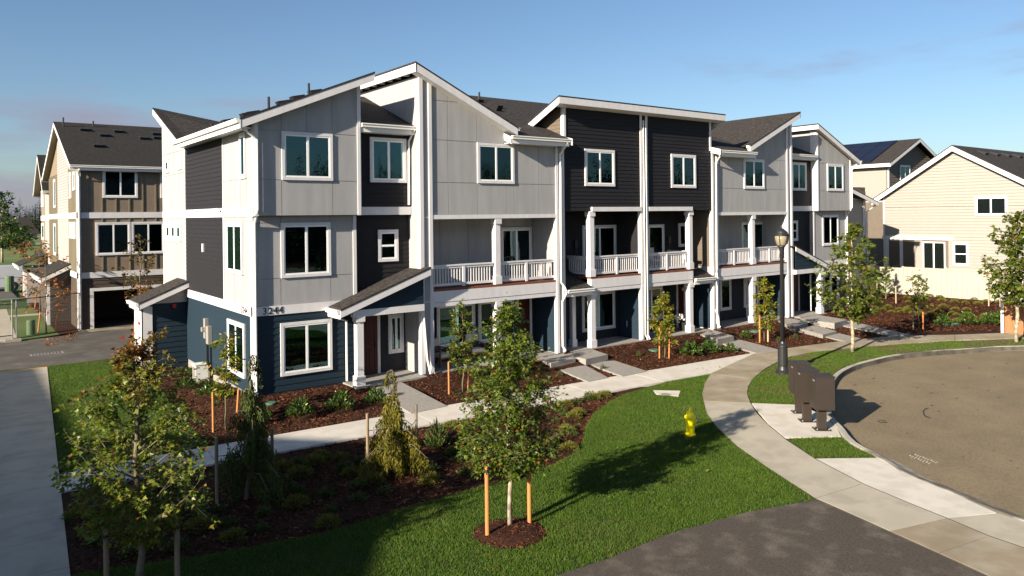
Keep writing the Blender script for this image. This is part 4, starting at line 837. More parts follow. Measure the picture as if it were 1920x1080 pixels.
sheet_obj('joint_strip', [tuple(p+n_) for p, n_ in zip(_e, _n)]+[tuple(p-n_) for p, n_ in zip(_e, _n)][::-1], -.2845, M['joint'], .003, cp)
# curb and gutter sweep
cpx = [(2040, 642), (1980, 645.5), (1919, 648.8), (1860, 650), (1814, 654), (1750, 657.5), (1699, 662.7), (1661, 668), (1632, 675), (1604.5, 682), (1583, 690), (1566, 700), (1554, 714), (1547, 735), (1546, 762), (1549, 780), (1557, 791), (1570, 803.5), (1580, 819), (1598.5, 836), (1647, 859), (1686.6, 884.4), (1737, 905), (1796, 930), (1873, 961), (1920, 978), (2010, 1012), (2120, 1060)]
cl = [Vector((*q,)) for q in px2(cpx)]
def smooth(pts, it=2):
    for _ in range(it):
        o = [pts[0]]
        for a, b in zip(pts, pts[1:]): o += [a*.75+b*.25, a*.25+b*.75]
        pts = o+[pts[-1]]
    return pts
cl = smooth(cl, 1)
nrm = []
for k in range(len(cl)):
    t = (cl[min(k+1, len(cl)-1)]-cl[max(k-1, 0)]).normalized(); nrm.append(Vector((-t.y, t.x)))
cen = Vector((24, -20)); sg = 1 if nrm[10].dot(cen-cl[10]) > 0 else -1
prof = [(0, -.5), (0, -.275), (.02, -.268), (.15, -.268), (.17, -.28), (.20, -.42), (.55, -.445), (.56, -.6)]
cb = MB(); vs = []
apron0 = max(range(len(cl)), key=lambda k: -abs((cl[k]-Vector(gz(1647, 859, -.3)[:2])).length))
for k, p in enumerate(cl):
    low = 0 if k < apron0-1 else min(1, (k-apron0+2)/3)
    pr = [(a, (zz if (zz < -.4 or low == 0) else zz-(.008*low if a < .05 else (.03*low if a < .16 else .05*low)))) for a, zz in prof]
    if not low: pr[6] = (.23, -.443); pr[7] = (.24, -.6)
    if low: pr[6] = (.55, -.440); pr[5] = (.20+.22*low, -.42); pr[4] = (.17+.03*low, -.28-.06*low)
    vs += [(p.x+nrm[k].x*sg*a, p.y+nrm[k].y*sg*a, zz) for a, zz in pr]
n = len(prof); fs = [(k*n+j, (k+1)*n+j, (k+1)*n+j+1, k*n+j+1) for k in range(len(cl)-1) for j in range(n-1)]
fm = [j for k in range(len(cl)-1) for j in range(n-1)]
for q_, j in zip(fs, fm): cb.f.append(q_); cb.mi.append(0)
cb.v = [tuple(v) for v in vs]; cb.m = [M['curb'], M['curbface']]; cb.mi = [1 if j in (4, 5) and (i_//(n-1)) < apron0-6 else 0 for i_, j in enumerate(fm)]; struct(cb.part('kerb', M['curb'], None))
out_ = [tuple(p+nn*sg*.205) for p, nn in zip(cl, nrm)]
struct(sheet_obj('road', out_+[(20, -60), (70, -60), (70, -9), (38, -9)], -.446, M['road'], .2))
drv = px2([(1530, 936), (1400, 959), (1250, 1001), (1140, 1046), (1030, 1082)])
dr_edge = px2([q[0] for q in pairs[20:]], -.3)
struct(sheet_obj('driveway', drv[::-1]+dr_edge[1:]+[(9, -24), (3, -30), (-8, -30), (-5.9, -13.2)], -.308, M['drive'], .2))
struct(sheet_obj('alley_road', [(-60, 12.3), (-6, 11.75), (-1.2, 12.0), (40, 12.0), (40, 22.1), (-1.9, 22.1), (-2.4, 20.8), (-5, 20.0), (-60, 19.5)], -.372, M['alley'], .2))
struct(sheet_obj('garage_apron', [(-1.6, 20.9), (6, 20.9), (6, 22.15), (-1.6, 22.15)], -.362, M['oldc'], .1))
struct(sheet_obj('back_street', [(-80, 44.5), (-3.2, 44.5), (-3.2, 60), (-80, 60)], -.5, M['alley'], .15))
struct(sheet_obj('back_path', [(-6.6, 20.3), (-4.75, 20.3), (-4.2, 44), (-6.2, 44)], -.355, M['midc'], .2)); struct(sheet_obj('back_path', [(-4.5, 31.0), (-2.2, 31.0), (-2.2, 31.9), (-4.5, 31.9)], -.35, M['midc'], .2))
struct(sheet_obj('back_lawn', [(-4.7, 20.4), (-2.95, 21.0), (-2.95, 44), (-4.2, 44)], -.365, M['field'], .2)); struct(sheet_obj('back_bed', [(-2.95, 21.0), (-1.95, 21.6), (-1.95, 44), (-2.95, 44)], -.36, M['mulch'], .2))
struct(sheet_obj('wood_floor', [(-60, -130), (200, -130), (200, -42), (-60, -42)], -.66, M['mulch'], .05)); struct(sheet_obj('far_track', [(-30, 205), (60, 205), (60, 222), (-30, 222)], -.69, M['dirt'], .05)); struct(sheet_obj('far_verge', [(-30, 63), (10, 63), (10, 69), (-30, 69)], -.66, M['dirt'], .05)); struct(sheet_obj('far_sports_ground', [(-60, 300), (60, 300), (60, 325), (-60, 325)], -.69, M['dirt'], .05))
struct(sheet_obj('side_street', [(-21, -45), (-9.6, -45), (-8.4, 11.6), (-21, 11.6)], -.43, M['alley'], .2))
sv = [(-9.3, -45), (-8.0, -45), (lx(-14)-1.83, -14), (lx(0)-1.83, 0), (lx(11)-1.83, 11), (-8.2, 11)]
struct(sheet_obj('side_verge', sv, -.33, M['soil'], .2))
# garden walks and step pads
W_ = {}
def walk(name, pts, m='slab', drop=.25):
    q = pxz(pts); mb = MB(); n_ = len(q)
    mb.prism(q, [(x, y, z-drop) for x, y, z in q]); o = mb.part(name, M[m], None); o['kind'] = 'structure'; EX.append([(p[0], p[1]) for p in q]); return o
EX = []
a, b = -.05, -.27
walk('garden_walk', [(697, 728, a), (752, 716, a), (839, 761, b), (771, 775, b)])
walk('step_pad', [(987, 667, -.04), (1033, 681, -.04), (1079, 672, -.04), (1040, 656, -.04)], drop=.4); walk('garden_walk', [(1040, 689, b), (1081, 676, b), (1141, 708, b), (1103, 715.5, b)])
walk('step_pad', [(1060, 664, -.04), (1098.5, 673.5, -.04), (1139.8, 664.7, -.04), (1108, 654.3, -.04)], drop=.4); walk('garden_walk', [(1101, 681, b), (1140, 672, b), (1214, 696, b), (1168, 705.5, b)])
walk('step_pad', [(1312.7, 627, -.04), (1345, 636.5, -.04), (1376, 630, -.04), (1333, 617.5, -.04)], drop=.4); walk('garden_walk', [(1347, 642, b), (1376.5, 634, b), (1464, 656.5, b), (1418, 661.8, b)])
walk('step_pad', [(1457, 602, -.04), (1489, 612.5, -.04), (1515, 605, -.04), (1482.6, 595.5, -.04)], drop=.4); walk('step_pad', [(1497, 615.5, -.15), (1543, 627.5, -.15), (1568.6, 621, -.15), (1527, 610, -.15)], drop=.3); walk('garden_walk', [(1544, 630, b), (1568.6, 623.7, b), (1617, 635, b), (1585, 640, b)])
walk('step_pad', [(1488, 596, -.04), (1564.6, 606, -.04), (1588.7, 599.5, -.04), (1523, 588.5, -.04)], drop=.4); walk('garden_walk', [(1573, 608.5, b), (1590, 601, b), (1711.6, 628.5, b), (1678, 631, b)])
# lawns
S1low = [(1175, 738), (1249, 716), (1333, 701)]
lawn = px2(S1low+[(1321, 719), (1316, 740), (1319, 753), (1325, 776), (1344, 801.5), (1382, 837), (1444, 880), (1529, 935)])+drv[1:]+[(-5.86, -13.1)]+px2([(133, 1077), (300, 1052), (480, 1024), (600, 1000), (700, 971), (820, 935), (900, 912), (980, 889), (1040, 870), (1078, 849), (1094, 828), (1098, 802), (1113, 775), (1145, 752)])
llawn = px2([(90, 686), (230, 672.5), (262, 669), (280, 700), (292, 718), (330, 765), (369, 816), (388, 834), (250, 862), (113, 881)])
patch = px2([(1473, 823), (1577, 820.5), (1598, 836.5), (1645, 857.5), (1529, 859)])
strip = px2([(1410, 755), (1402, 739), (1404, 725.5), (1412, 711), (1431, 695), (1458, 679.5), (1486, 669), (1525, 660.5), (1585, 653.5), (1640, 648.5), (1699, 644.5), (1745, 641.5), (1800, 639), (1810, 652.5), (1750, 656), (1699, 661), (1661, 666), (1632, 673), (1604, 680), (1582, 688), (1564, 698), (1552, 713), (1545, 735), (1544, 760), (1499, 758.5)])
struct(sheet_obj('lawn_soil', lawn, -.315, M['soil'], .1)); struct(sheet_obj('lawn_soil', llawn, -.315, M['soil'], .1)); struct(sheet_obj('lawn_soil', patch, -.30, M['soil'], .1)); struct(sheet_obj('verge_soil', strip, -.31, M['vdirt'], .1))
dirt = px2([(1730, 643), (1800, 639), (1868, 636.5), (1925, 635), (1925, 647.5), (1860, 649), (1810, 652.5), (1750, 656)])
struct(sheet_obj('dirt_verge', dirt, -.304, M['vdirt'], .1))
t1 = gz(956, 990, -.3); ringc = gz(957, 999, -.3); RR = 69*depth(ringc)/FPX
ring = [(ringc.x+RR*math.cos(a)*(1+.04*math.sin(3*a)), ringc.y+RR*math.sin(a)*(1+.03*math.cos(2*a))) for a in np.linspace(0, 2*math.pi, 28, endpoint=False)]
rb = MB(); cvs = [(ringc.x, ringc.y, -.22)]+[(ringc.x+(x-ringc.x)*.6, ringc.y+(y-ringc.y)*.6, -.24) for x, y in ring]+[(x, y, -.305) for x, y in ring]
rb.add(cvs, [(0, 1+k, 1+(k+1) % 28) for k in range(28)]+[(1+k, 29+k, 29+(k+1) % 28, 1+(k+1) % 28) for k in range(28)]); struct(rb.part('mulch_ring', M['mulch'], None))
ubox = px2([(1225, 732.5), (1276, 733.5), (1272, 743.5), (1230, 739.5)])
def blades(name, poly, dens, z, hgt, wid, mats, excl=(), kmix=.12, bald=None):
    x, y = scatter(poly, dens, excl)
    if bald is not None: k = bald(x, y); x, y = x[k], y[k]
    x = x+rng.normal(0, .018, len(x)); y = y+rng.normal(0, .018, len(x))
    n = len(x); a = rng.uniform(0, 2*np.pi, n); lean = rng.normal(0, .45, (n, 2)); 
    pat = .5+.5*np.sin(x*2.1+np.sin(y*1.7)*1.5)*np.sin(y*1.9+1.0)
    h = hgt*rng.uniform(.6, 1.3, n)*(.85+.3*pat); w = wid*rng.uniform(.7, 1.3, n)
    b = np.stack([x, y, np.full(n, z)], -1); d = np.stack([np.cos(a)*w, np.sin(a)*w, np.zeros(n)], -1); t = np.stack([x+lean[:, 0]*h, y+lean[:, 1]*h, z+h], -1)
    V = np.stack([b-d, b+d, t], 1).reshape(-1, 3); Fc = np.arange(3*n).reshape(-1, 3)
    yel = (rng.uniform(0, 1, n) < kmix*(.3+1.4*(np.sin(x*1.3+2)*np.sin(y*1.1+x*.4) > .35)))
    pl = np.sin(x*5.3+2.1*np.sin(y*2.9))*np.sin(y*4.7+1.7*np.sin(x*3.1))+.6*np.sin(x*1.1-y*.8)*np.sin(y*1.6)+rng.normal(0, .55, n)
    mi = np.where(yel, 1, np.where(pl > .45, 2, 0)); o = np_obj(name, V, Fc, mats, mi=mi.astype(np.int32)); o['kind'] = 'stuff'; return o
GM = [M['blade'], M['bladey'], M['bladel']]
tag(blades('lawn_grass', lawn, 4600, -.318, .044, .0055, GM, (ring, ubox)), 'short mown grass of the main front lawn', 'grass')
tag(blades('lawn_grass', llawn, 2600, -.318, .045, .007, GM), 'short grass beside the corner house', 'grass')
tag(blades('verge_grass', sv, 300, -.333, .05, .012, GM), 'grass strip between the left pavement and side street', 'grass')
tag(blades('lawn_grass', patch, 4600, -.303, .045, .0055, GM), 'small patch of grass by the mailboxes', 'grass')
tag(blades('verge_grass', strip, 2600, -.313, .042, .008, GM, (), .4, lambda x, y: (np.sin(x*3.1+y)*np.sin(y*2.7+x*.6)+.9+rng.normal(0, .35, len(x))) > (x-14)*.055), 'thinning grass verge along the kerb', 'grass')
tag(blades('verge_grass', dirt, 420, -.307, .05, .009, GM, (), .5), 'sparse grass on the dirt end of the verge', 'grass')
# bark chips
bedfront = [(-.9, -3.3), (0, -.05), (33.5, -.05), (36, .5), (35, -4.6), (27.3, -5.9), (19, -4.5)]+[(12.05, pav_up(12.05)-.02), (.5, pav_up(.5)-.02)]
bigbed = px2([(133, 1077), (300, 1052), (480, 1024), (600, 1000), (700, 971), (820, 935), (900, 912), (980, 889), (1040, 870), (1078, 849), (1094, 828), (1098, 802), (1113, 775), (1145, 752), (1175, 738)])+[(x, pav_lo(x)-.03) for x in (9, 5, 0, -5.2)]
leftbed = px2([(262, 669), (352, 687), (475, 742), (478, 822), (389, 834), (369, 816), (330, 765), (292, 718)])
rightbed = [tuple(gm(*p))[:2] for p in ((1590, 600), (1690, 624), (1882, 620), (1882, 575))]+[(39.9, -6.0), (39.9, 1.5), (34.3, 1.5)]
EXP = EX+[[(2.8, -1.05), (5.5, -1.05), (5.5, .5), (2.8, .5)], [(5.5, -.68), (28, -.68), (28, .9), (5.5, .9)], [(27, -1.0), (30.3, -1.0), (30.3, .5), (27, .5)]]
def chips(name, poly, dens, excl, zf, light=.06, s=1.0):
    x, y = scatter(poly, dens, excl); n = len(x); a = rng.uniform(0, 2*np.pi, n); l = rng.uniform(.02, .055, n)*s; w = rng.uniform(.006, .016, n)*s
    z = zf(x, y)+rng.uniform(.0, .018, n); dx = np.stack([np.cos(a)*l, np.sin(a)*l, rng.normal(0, .25, n)*l], -1); dy = np.stack([-np.sin(a)*w, np.cos(a)*w, rng.normal(0, .5, n)*w], -1); c = np.stack([x, y, z], -1)
    V = np.stack([c-dx-dy, c+dx-dy*.6, c+dx*.9+dy, c-dx*.8+dy], 1).reshape(-1, 3); Fc = np.arange(4*n).reshape(-1, 4)
    mi = (rng.uniform(0, 1, n) < light).astype(np.int32); o = np_obj(name, V, Fc, [M['chip'], M['chiplight']], mi=mi); o['kind'] = 'stuff'; return o
chips('bark_chips', bedfront, 420, EXP, hm, .05, 1.1); chips('bark_chips', bigbed, 520, (), hm, .05); chips('bark_chips', leftbed, 420, (), hm, .07, 1.1); chips('bark_chips', rightbed, 260, EXP, hm, .05, 1.4)
chips('bark_chips', ring, 900, (), lambda x, y: -.305+.075*np.clip(1.25*(1-np.hypot(x-ringc.x, y-ringc.y)/RR), 0, 1), .06, .9)
# ------------------------------------------------------------------ plants
def leaves(centers, size, aspect=.55, up=.4, fold=.25, lobed=False, dirs=None, droop=0.):
    """folded leaf blades at the given points; returns verts, faces"""
    n = len(centers); c = np.asarray(centers); s = size*rng.uniform(.65, 1.3, n)[:, None]
    d = rng.normal(0, 1, (n, 3)) if dirs is None else dirs+rng.normal(0, .35, (n, 3)); d[:, 2] = d[:, 2]*.6-droop; d /= np.linalg.norm(d, axis=1)[:, None]+1e-9
    nr = rng.normal(0, .6, (n, 3)); nr[:, 2] += up*2; nr -= (nr*d).sum(1)[:, None]*d; nr /= np.linalg.norm(nr, axis=1)[:, None]+1e-9; sd = np.cross(nr, d)
    if lobed:
        T = [(0, 0, 0), (.30, .42, .06), (.42, .20, .03), (1, 0, -.02), (.42, -.20, .03), (.30, -.42, .06)]; FF = [(0, 1, 2), (0, 2, 3), (0, 3, 4), (0, 4, 5)]
        T = [(a, b*1.15, h) for a, b, h in T]
    else:
        T = [(0, 0, 0), (.5, .5*aspect, fold*.3), (1, 0, -.05), (.5, -.5*aspect, fold*.3)]; FF = [(0, 1, 2), (0, 2, 3)]
    V = np.stack([c+s*(d*a+sd*b+nr*h) for a, b, h in T], 1); k = len(T)
    F_ = (np.arange(n)[:, None, None]*k+np.array(FF)[None]).reshape(-1, 3); return V.reshape(-1, 3), F_
def tree(name, base, H, z0, prof, nb, nl, lsize, lm, label, cat='tree', bark='bark', r=.035, lobed=False, group=None, aspect=.55, lean=(0, 0), spread=.16, upang=.55, bare=False, seed=1):
    """trunk with limbs, and leaves in clumps along the limbs; prof(t) = crown radius at height fraction t of the crown"""
    rs = np.random.default_rng(seed); base = Vector(base); root = thing(name, base, label, cat, group)
    mb = MB(); pts = []; n = 9
    wob = rs.normal(0, .02*H/4, (n+1, 2)); wob[0] = 0
    for k in range(n+1): t = k/n; pts.append(base+Vector((wob[k][0]+lean[0]*t*t, wob[k][1]+lean[1]*t*t, H*.93*t-.05)))
    mb.tube(pts, [r*(1-.8*k/n)+.004 for k in range(n+1)], 8, M[bark])
    def tr(z):
        t = min(max(z/(H*.93), 0), .999)*n; k = int(t); return pts[k].lerp(pts[k+1], t-k)
    cen = []; dirs = []; ph = rs.uniform(0, 6.28)
    for b in range(nb):
        t = (b+rs.uniform(.1, .9))/nb; z = z0+(H-z0)*t*.93; R_ = prof(t)*rs.uniform(.72, 1.12); az = ph+b*2.4+rs.uniform(-.4, .4)
        zs = max(z-R_*upang, z0*.8+.02); p0 = tr(zs); d = Vector((math.cos(az), math.sin(az), 0)); pe = p0+d*R_+Vector((0, 0, R_*upang*rs.uniform(.75, 1.2)))
        pm = p0.lerp(pe, .5)+Vector((rs.normal(0, .03), rs.normal(0, .03), -.04*R_)); rr = max(r*.38*(1-t*.5), .006)
        mb.tube([p0, pm, pe], [rr, rr*.6, .003], 5, M[bark if bare else 'bark'], cap=False)
        m_ = max(3, int(nl/nb*(.35+R_/max(prof(.35), .05)*.8)))
        nk = max(2, m_//11); tk = rs.beta(1.8, 1.1, nk); Bk = np.array([tuple(p0.lerp(pm, min(1, 2*q)) if q < .5 else pm.lerp(pe, 2*q-1)) for q in tk])
        Ek = Bk+rs.normal(0, spread, (nk, 3))*np.array([1, 1, .75])*(.35+R_*.6)*(.5+tk[:, None])*1.25+np.array([0, 0, .03])
        for k in range(nk): mb.tube([Bk[k], Ek[k]], [.0045, .002], 3, M[bark if bare else 'bark'], cap=False)
        ki = rs.integers(0, nk, m_); uu = rs.beta(2.2, 1, m_)[:, None]; P = Bk[ki]*(1-uu)+Ek[ki]*uu+rs.normal(0, spread*.30, (m_, 3))
        cen.append(P); dd = np.array([d.x, d.y, .1])[None]+rs.normal(0, .6, (m_, 3)); dirs.append(dd)
    top = np.array([tuple(tr(H*.93))])+rs.normal(0, .07, (max(4, nl//60), 3))*np.array([1, 1, 1.6]); cen.append(top); dirs.append(rs.normal(0, 1, (len(top), 3)))
    mb.part('trunk', M[bark], root, smooth=True)
    if not bare:
        V, Fc = leaves(np.concatenate(cen), lsize, aspect, lobed=lobed, dirs=np.concatenate(dirs), droop=.25)
        np_obj('crown', V, Fc, [M[lm]], root, base)
    return root
def stake(px, py, h, label, m='stake', r=.032, lean=(0, 0), group=None, z=None, tie=None):
    b = gm(px, py) if z is None else gz(px, py, z); mb = MB(); mb.tube([b-Vector((0, 0, .12)), b+Vector((lean[0], lean[1], h))], [r, r*.95], 10)
    o = mb.part('tree_stake', M[m], None, smooth=False, loc=b); tag(o, label, 'stake', group or 'tree stakes')
    if tie: q = MB(); q.tube([b+Vector((0, 0, h*.82)), b+Vector((0, 0, h*.86))], r*1.15, 10); q.part('tie_band', M['tie'], o)
    return b+Vector((lean[0], lean[1], h))
def tie(p, q, label, sag=.03):
    p, q = Vector(p), Vector(q); mb = MB(); mb.tube([p, p.lerp(q, .5)-Vector((0, 0, sag)), q], .008, 5); tag(mb.part('tree_tie', M['tie'], None, loc=p), label, 'tie', 'tree ties')
cone = lambda R_: (lambda t: R_*float(np.interp(t, [0, .14, .42, .7, 1], [.74, 1, .86, .55, .15])))
egg = lambda R_, lo=.55: (lambda t: R_*(lo+(1-lo)*math.sin(min(1, t*1.6+.15)*math.pi/2))*(1-max(0, t-.35)**1.3*1.25))
# the maple on the front lawn
D1 = depth(t1); s1 = D1/FPX
tree('maple_tree', (t1.x, t1.y, -.3), 4.25, 1.15, cone(.97), 62, 16000, .068, 'maple', 'young green maple in a round mulch ring on the front lawn', bark='palebark', r=.05, lobed=True, seed=5, spread=.13, upang=.7)
stake(914, 1004, 1.36, 'orange stake left of the lawn maple, standing in its mulch ring', z=-.27, r=.04, tie=1); stake(993, 980, 1.16, 'orange stake right of the lawn maple, standing in its mulch ring', z=-.27, r=.04, tie=1)
t2 = gz(265, 1133, -.3)
tree('maple_tree', (t2.x, t2.y, -.32), 4.15, 1.25, (lambda t: 1.08*float(np.interp(t, [0, .14, .45, .75, 1], [.75, 1, .9, .6, .22]))), 58, 9500, .072, 'autumn', 'maple with red leaf tips half in shade near the left pavement', bark='dbark', r=.055, lobed=True, seed=9, spread=.13, upang=.7, lean=(-.05, 0))
for (px, ptop, lab) in ((200, 982, 'dim stake left of the red tipped maple'), (333, 962, 'dim stake right of the red tipped maple')):
    b = gz(px, 1125, -.3); stake(px, 1125, zat(px, ptop, b)+.3, lab, 'stakeg', .04, z=-.3, tie=1)
# weeping conifers
def weeper(base, H, w, label, lm, seed, lean):
    rs = np.random.default_rng(seed); base = Vector(base); root = thing('weeping_conifer', base, label, 'conifer', 'weeping conifers in the front bed')
    mb = MB(); pts = [base+Vector((lean*math.sin(t*2.6)*.25, .0, H*t)) for t in np.linspace(0, .93, 9)]; tipd = 1 if lean > 0 else -1
    pts += [pts[-1]+Vector((.06*tipd, 0, H*.05)), pts[-1]+Vector((.16*tipd, .02, H*.04)), pts[-1]+Vector((.22*tipd, .03, -H*.03))]
    mb.tube(pts, [.045*(1-.09*k)+.006 for k in range(len(pts))], 7); V = []; 
    def curtain(p, drop, dens, wd=1.0):
        n = int(dens*drop*120); t = rs.uniform(0, 1, n)**.8; P = np.array(p)[None]+np.stack([rs.normal(0, .022*wd, n)*(1+.3*t), rs.normal(0, .022*wd, n), -t*drop], -1)
        L = rs.uniform(.05, .11, n); d = np.stack([rs.normal(0, .30, n), rs.normal(0, .30, n), -np.ones(n)], -1); d /= np.linalg.norm(d, axis=1)[:, None]; a = rs.uniform(0, 6.28, n); sd = np.stack([np.cos(a), np.sin(a), np.zeros(n)], -1)*rs.uniform(.008, .018, n)[:, None]
        V.append(np.stack([P-sd, P+sd, P+d*L[:, None]], 1).reshape(-1, 3))
    for k in range(10): curtain(pts[-1-(k % 4)]+Vector((0, 0, .02)), rs.uniform(.12, .42)*H/2.6, .7)
    for t in np.linspace(.2, .93, 15): curtain(base+Vector((lean*math.sin(t*2.6)*.25, 0, H*t)), rs.uniform(.15, .45), .8, 1.2)
    nb = 25
    for b in range(nb):
        t = .12+.70*(b/nb); az = b*2.4+rs.uniform(-.7, .7); L = w*(1.0-t)**1.15*rs.uniform(.35, 1.35); p0 = base+Vector((lean*math.sin(t*2.6)*.25, 0, H*t)); d = Vector((math.cos(az), math.sin(az), 0))
        pm = p0+d*L*.55+Vector((0, 0, .10*L)); pe = p0+d*L+Vector((0, 0, -.22*L)); mb.tube([p0, pm, pe], [.014, .010, .004], 5, cap=False)
        for q in np.linspace(.12, 1, int(5+L*13)):
            p = p0.lerp(pm, q/.55) if q < .55 else pm.lerp(pe, (q-.55)/.45); curtain(p, min(rs.uniform(.22, .75), max(.1, p.z-base.z-.05)), .8, 1.3)
    mb.part('trunk', M['dbark'], root); V = np.concatenate(V); np_obj('foliage', V, np.arange(len(V)).reshape(-1, 3), [M[lm]], root, base)
w1 = gm(748, 886); weeper(w1, zat(735, 682, w1)-w1.z-.08, 1.0, 'golden weeping conifer between two grey stakes, beside the pavement', 'needle', 3, -.5)
w2 = gm(462, 936); weeper(w2, zat(470, 630, w2)-w2.z-.35, 1.0, 'dark weeping conifer in the shaded end of the front bed', 'dneedle', 4, .5)
for (px, py, pt, lab) in ((690, 893, 775, 'grey stake left of the golden weeping conifer'), (781, 838, 758, 'grey stake right of the golden weeping conifer'), (407, 946, 820, 'grey stake left of the dark weeping conifer'), (511, 908, 803, 'grey stake right of the dark weeping conifer')):
    b = gm(px, py); tp = stake(px, py, zat(px, pt, b)-b.z, lab, 'stakeg', .036)
    w = w1 if 'golden' in lab else w2; tie(tp-Vector((0, 0, .38)), (w.x, w.y, tp.z-.34), 'dark tree tie from the '+lab.replace('grey ', ''))
# young trees in the beds
def px_tree(px, py, ytop, half, ycrown, name, lm, label, nl, nb, seed, bark='bark', r=.022, lsize=.13, base=None, lo=.5, **k):
    b = base or gm(px, py); H = zat(px, ytop, b)-b.z; z0 = zat(px, ycrown, b)-b.z; R_ = half*depth(b)/FPX
    return tree(name, b, H, z0, egg(R_, lo), nb, nl, lsize, lm, label, bark=bark, r=r, seed=seed, **k)
SG = 'young trees planted along the row'
px_tree(424, 806, 618, 30, 735, 'young_tree', 'sapling', 'yellow green sapling by the corner of the navy ground floor', 900, 16, 21, lsize=.14, aspect=.38, group=SG, spread=.13)
px_tree(868, 735, 556, 27, 688, 'young_tree', 'street', 'narrow green sapling in front of the chairs on the porch', 1700, 20, 22, lsize=.12, aspect=.42, group=SG, spread=.13)
px_tree(1246, 671, 541, 24, 640, 'young_tree', 'sapling', 'bright yellow green sapling before the charcoal houses', 1700, 20, 23, lsize=.14, aspect=.38, group=SG, spread=.13)
px_tree(1433, 641, 515, 21, 612, 'young_tree', 'sapling', 'yellow green sapling left of the black lamp post', 1500, 20, 24, lsize=.15, aspect=.4, group=SG, spread=.14)
px_tree(1723, 616, 508, 18, 575, 'young_tree', 'street', 'thin sapling at the edge of the raised bed', 750, 16, 25, lsize=.16, aspect=.42, group=SG, spread=.15)
for (px, py, pt, m, lab) in ((400, 811, 735, 'stake', 'orange stake left of the sapling by the corner house'), (444, 775, 730, 'stake', 'orange stake right of the sapling by the corner house'), (842, 740, 679, 'stake', 'orange stake left of the sapling by the porch chairs'), (877, 733, 664, 'stake', 'orange stake right of the sapling by the porch chairs'),
        (1236.5, 673, 615, 'stake', 'orange stake left of the sapling before the charcoal houses'), (1254.5, 672, 612, 'stake', 'orange stake right of the sapling before the charcoal houses'), (1424.5, 643, 588, 'stake', 'orange stake left of the sapling by the lamp post'), (1440, 641.5, 590, 'stakel', 'pale stake right of the sapling by the lamp post'),
        (1712.5, 620, 578, 'stakeg', 'grey stake left of the thin bed sapling'), (1731, 618, 585, 'stake', 'orange stake right of the thin bed sapling'), (1644, 564, 526, 'stakel', 'pale stake left of the young pine'), (1680, 567, 536, 'stakel', 'pale stake right of the young pine'), (1854, 574, 536, 'stakel', 'pale stake beside the bare birch')):
    b = gm(px, py); stake(px, py, zat(px, pt, b)-b.z, lab, m, .03 if px < 1300 else .036, lean=(rng.normal(0, .05), 0))
# street trees on the verge
px_tree(1598, 659, 408, 62, 585, 'street_tree', 'street', 'leafy street tree on the verge behind the mailboxes', 4600, 30, 31, 'palebark', .07, .15, gz(1598, 659, -.3), .8, lobed=True, spread=.17, upang=1.0, group='street trees on the verge')
px_tree(1908, 641, 385, 56, 560, 'street_tree', 'street', 'leafy street tree by the cedar fence at the right edge', 4200, 30, 32, 'palebark', .08, .17, gz(1906, 641, -.3), .8, lobed=True, spread=.18, upang=1.0, lean=(.25, 0), group='street trees on the verge')
px_tree(1875, 575, 480, 14, 545, 'birch_sapling', 'sapling', 'bare pale birch sapling before the cream fence', 0, 14, 33, 'palebark', .03, bare=True)
px_tree(1889, 575, 500, 9, 550, 'birch_sapling', 'sapling', 'thinner bare sapling beside the pale birch', 0, 10, 34, 'palebark', .02, bare=True)
# young pine
pb = gm(1661, 560)
def pine(base, H, R_, label, seed):
    rs = np.random.default_rng(seed); base = Vector(base); root = thing('young_pine', base, label, 'pine'); mb = MB(); mb.tube([base, base+Vector((0, 0, H))], [.04, .012], 6); V = []
    def brush(p, q):
        n = 110; t = rs.uniform(.15, 1, n); P = np.array(p)[None]+(np.array(q)-np.array(p))[None]*t[:, None]; d = (np.array(q)-np.array(p)); d = d/np.linalg.norm(d); D = d[None]*.9+rs.normal(0, .6, (n, 3)); D /= np.linalg.norm(D, axis=1)[:, None]; sd = np.cross(D, rs.normal(0, 1, (n, 3))); sd = sd/np.linalg.norm(sd, axis=1)[:, None]*.012
        V.append(np.stack([P-sd, P+sd, P+D*.16], 1).reshape(-1, 3))
    for b in range(22):
        t = .05+.9*b/22; az = b*2.4; L = R_*(1.1-t); p0 = base+Vector((0, 0, H*t*.95)); pe = p0+Vector((math.cos(az)*L, math.sin(az)*L, L*.75)); mb.tube([p0, pe], [.014, .006], 5, cap=False); brush(p0, pe)
    for b in range(3): brush(base+Vector((0, 0, H*(.7+.1*b))), base+Vector((0, 0, H*(.85+.1*b))))
    mb.part('trunk', M['dbark'], root); V = np.concatenate(V); np_obj('needles', V, np.arange(len(V)).reshape(-1, 3), [M['sprig']], root, base)
pine(pb, zat(1661, 496, pb)-pb.z, .55, 'small pine staked in the raised bed by the cream fence', 8)
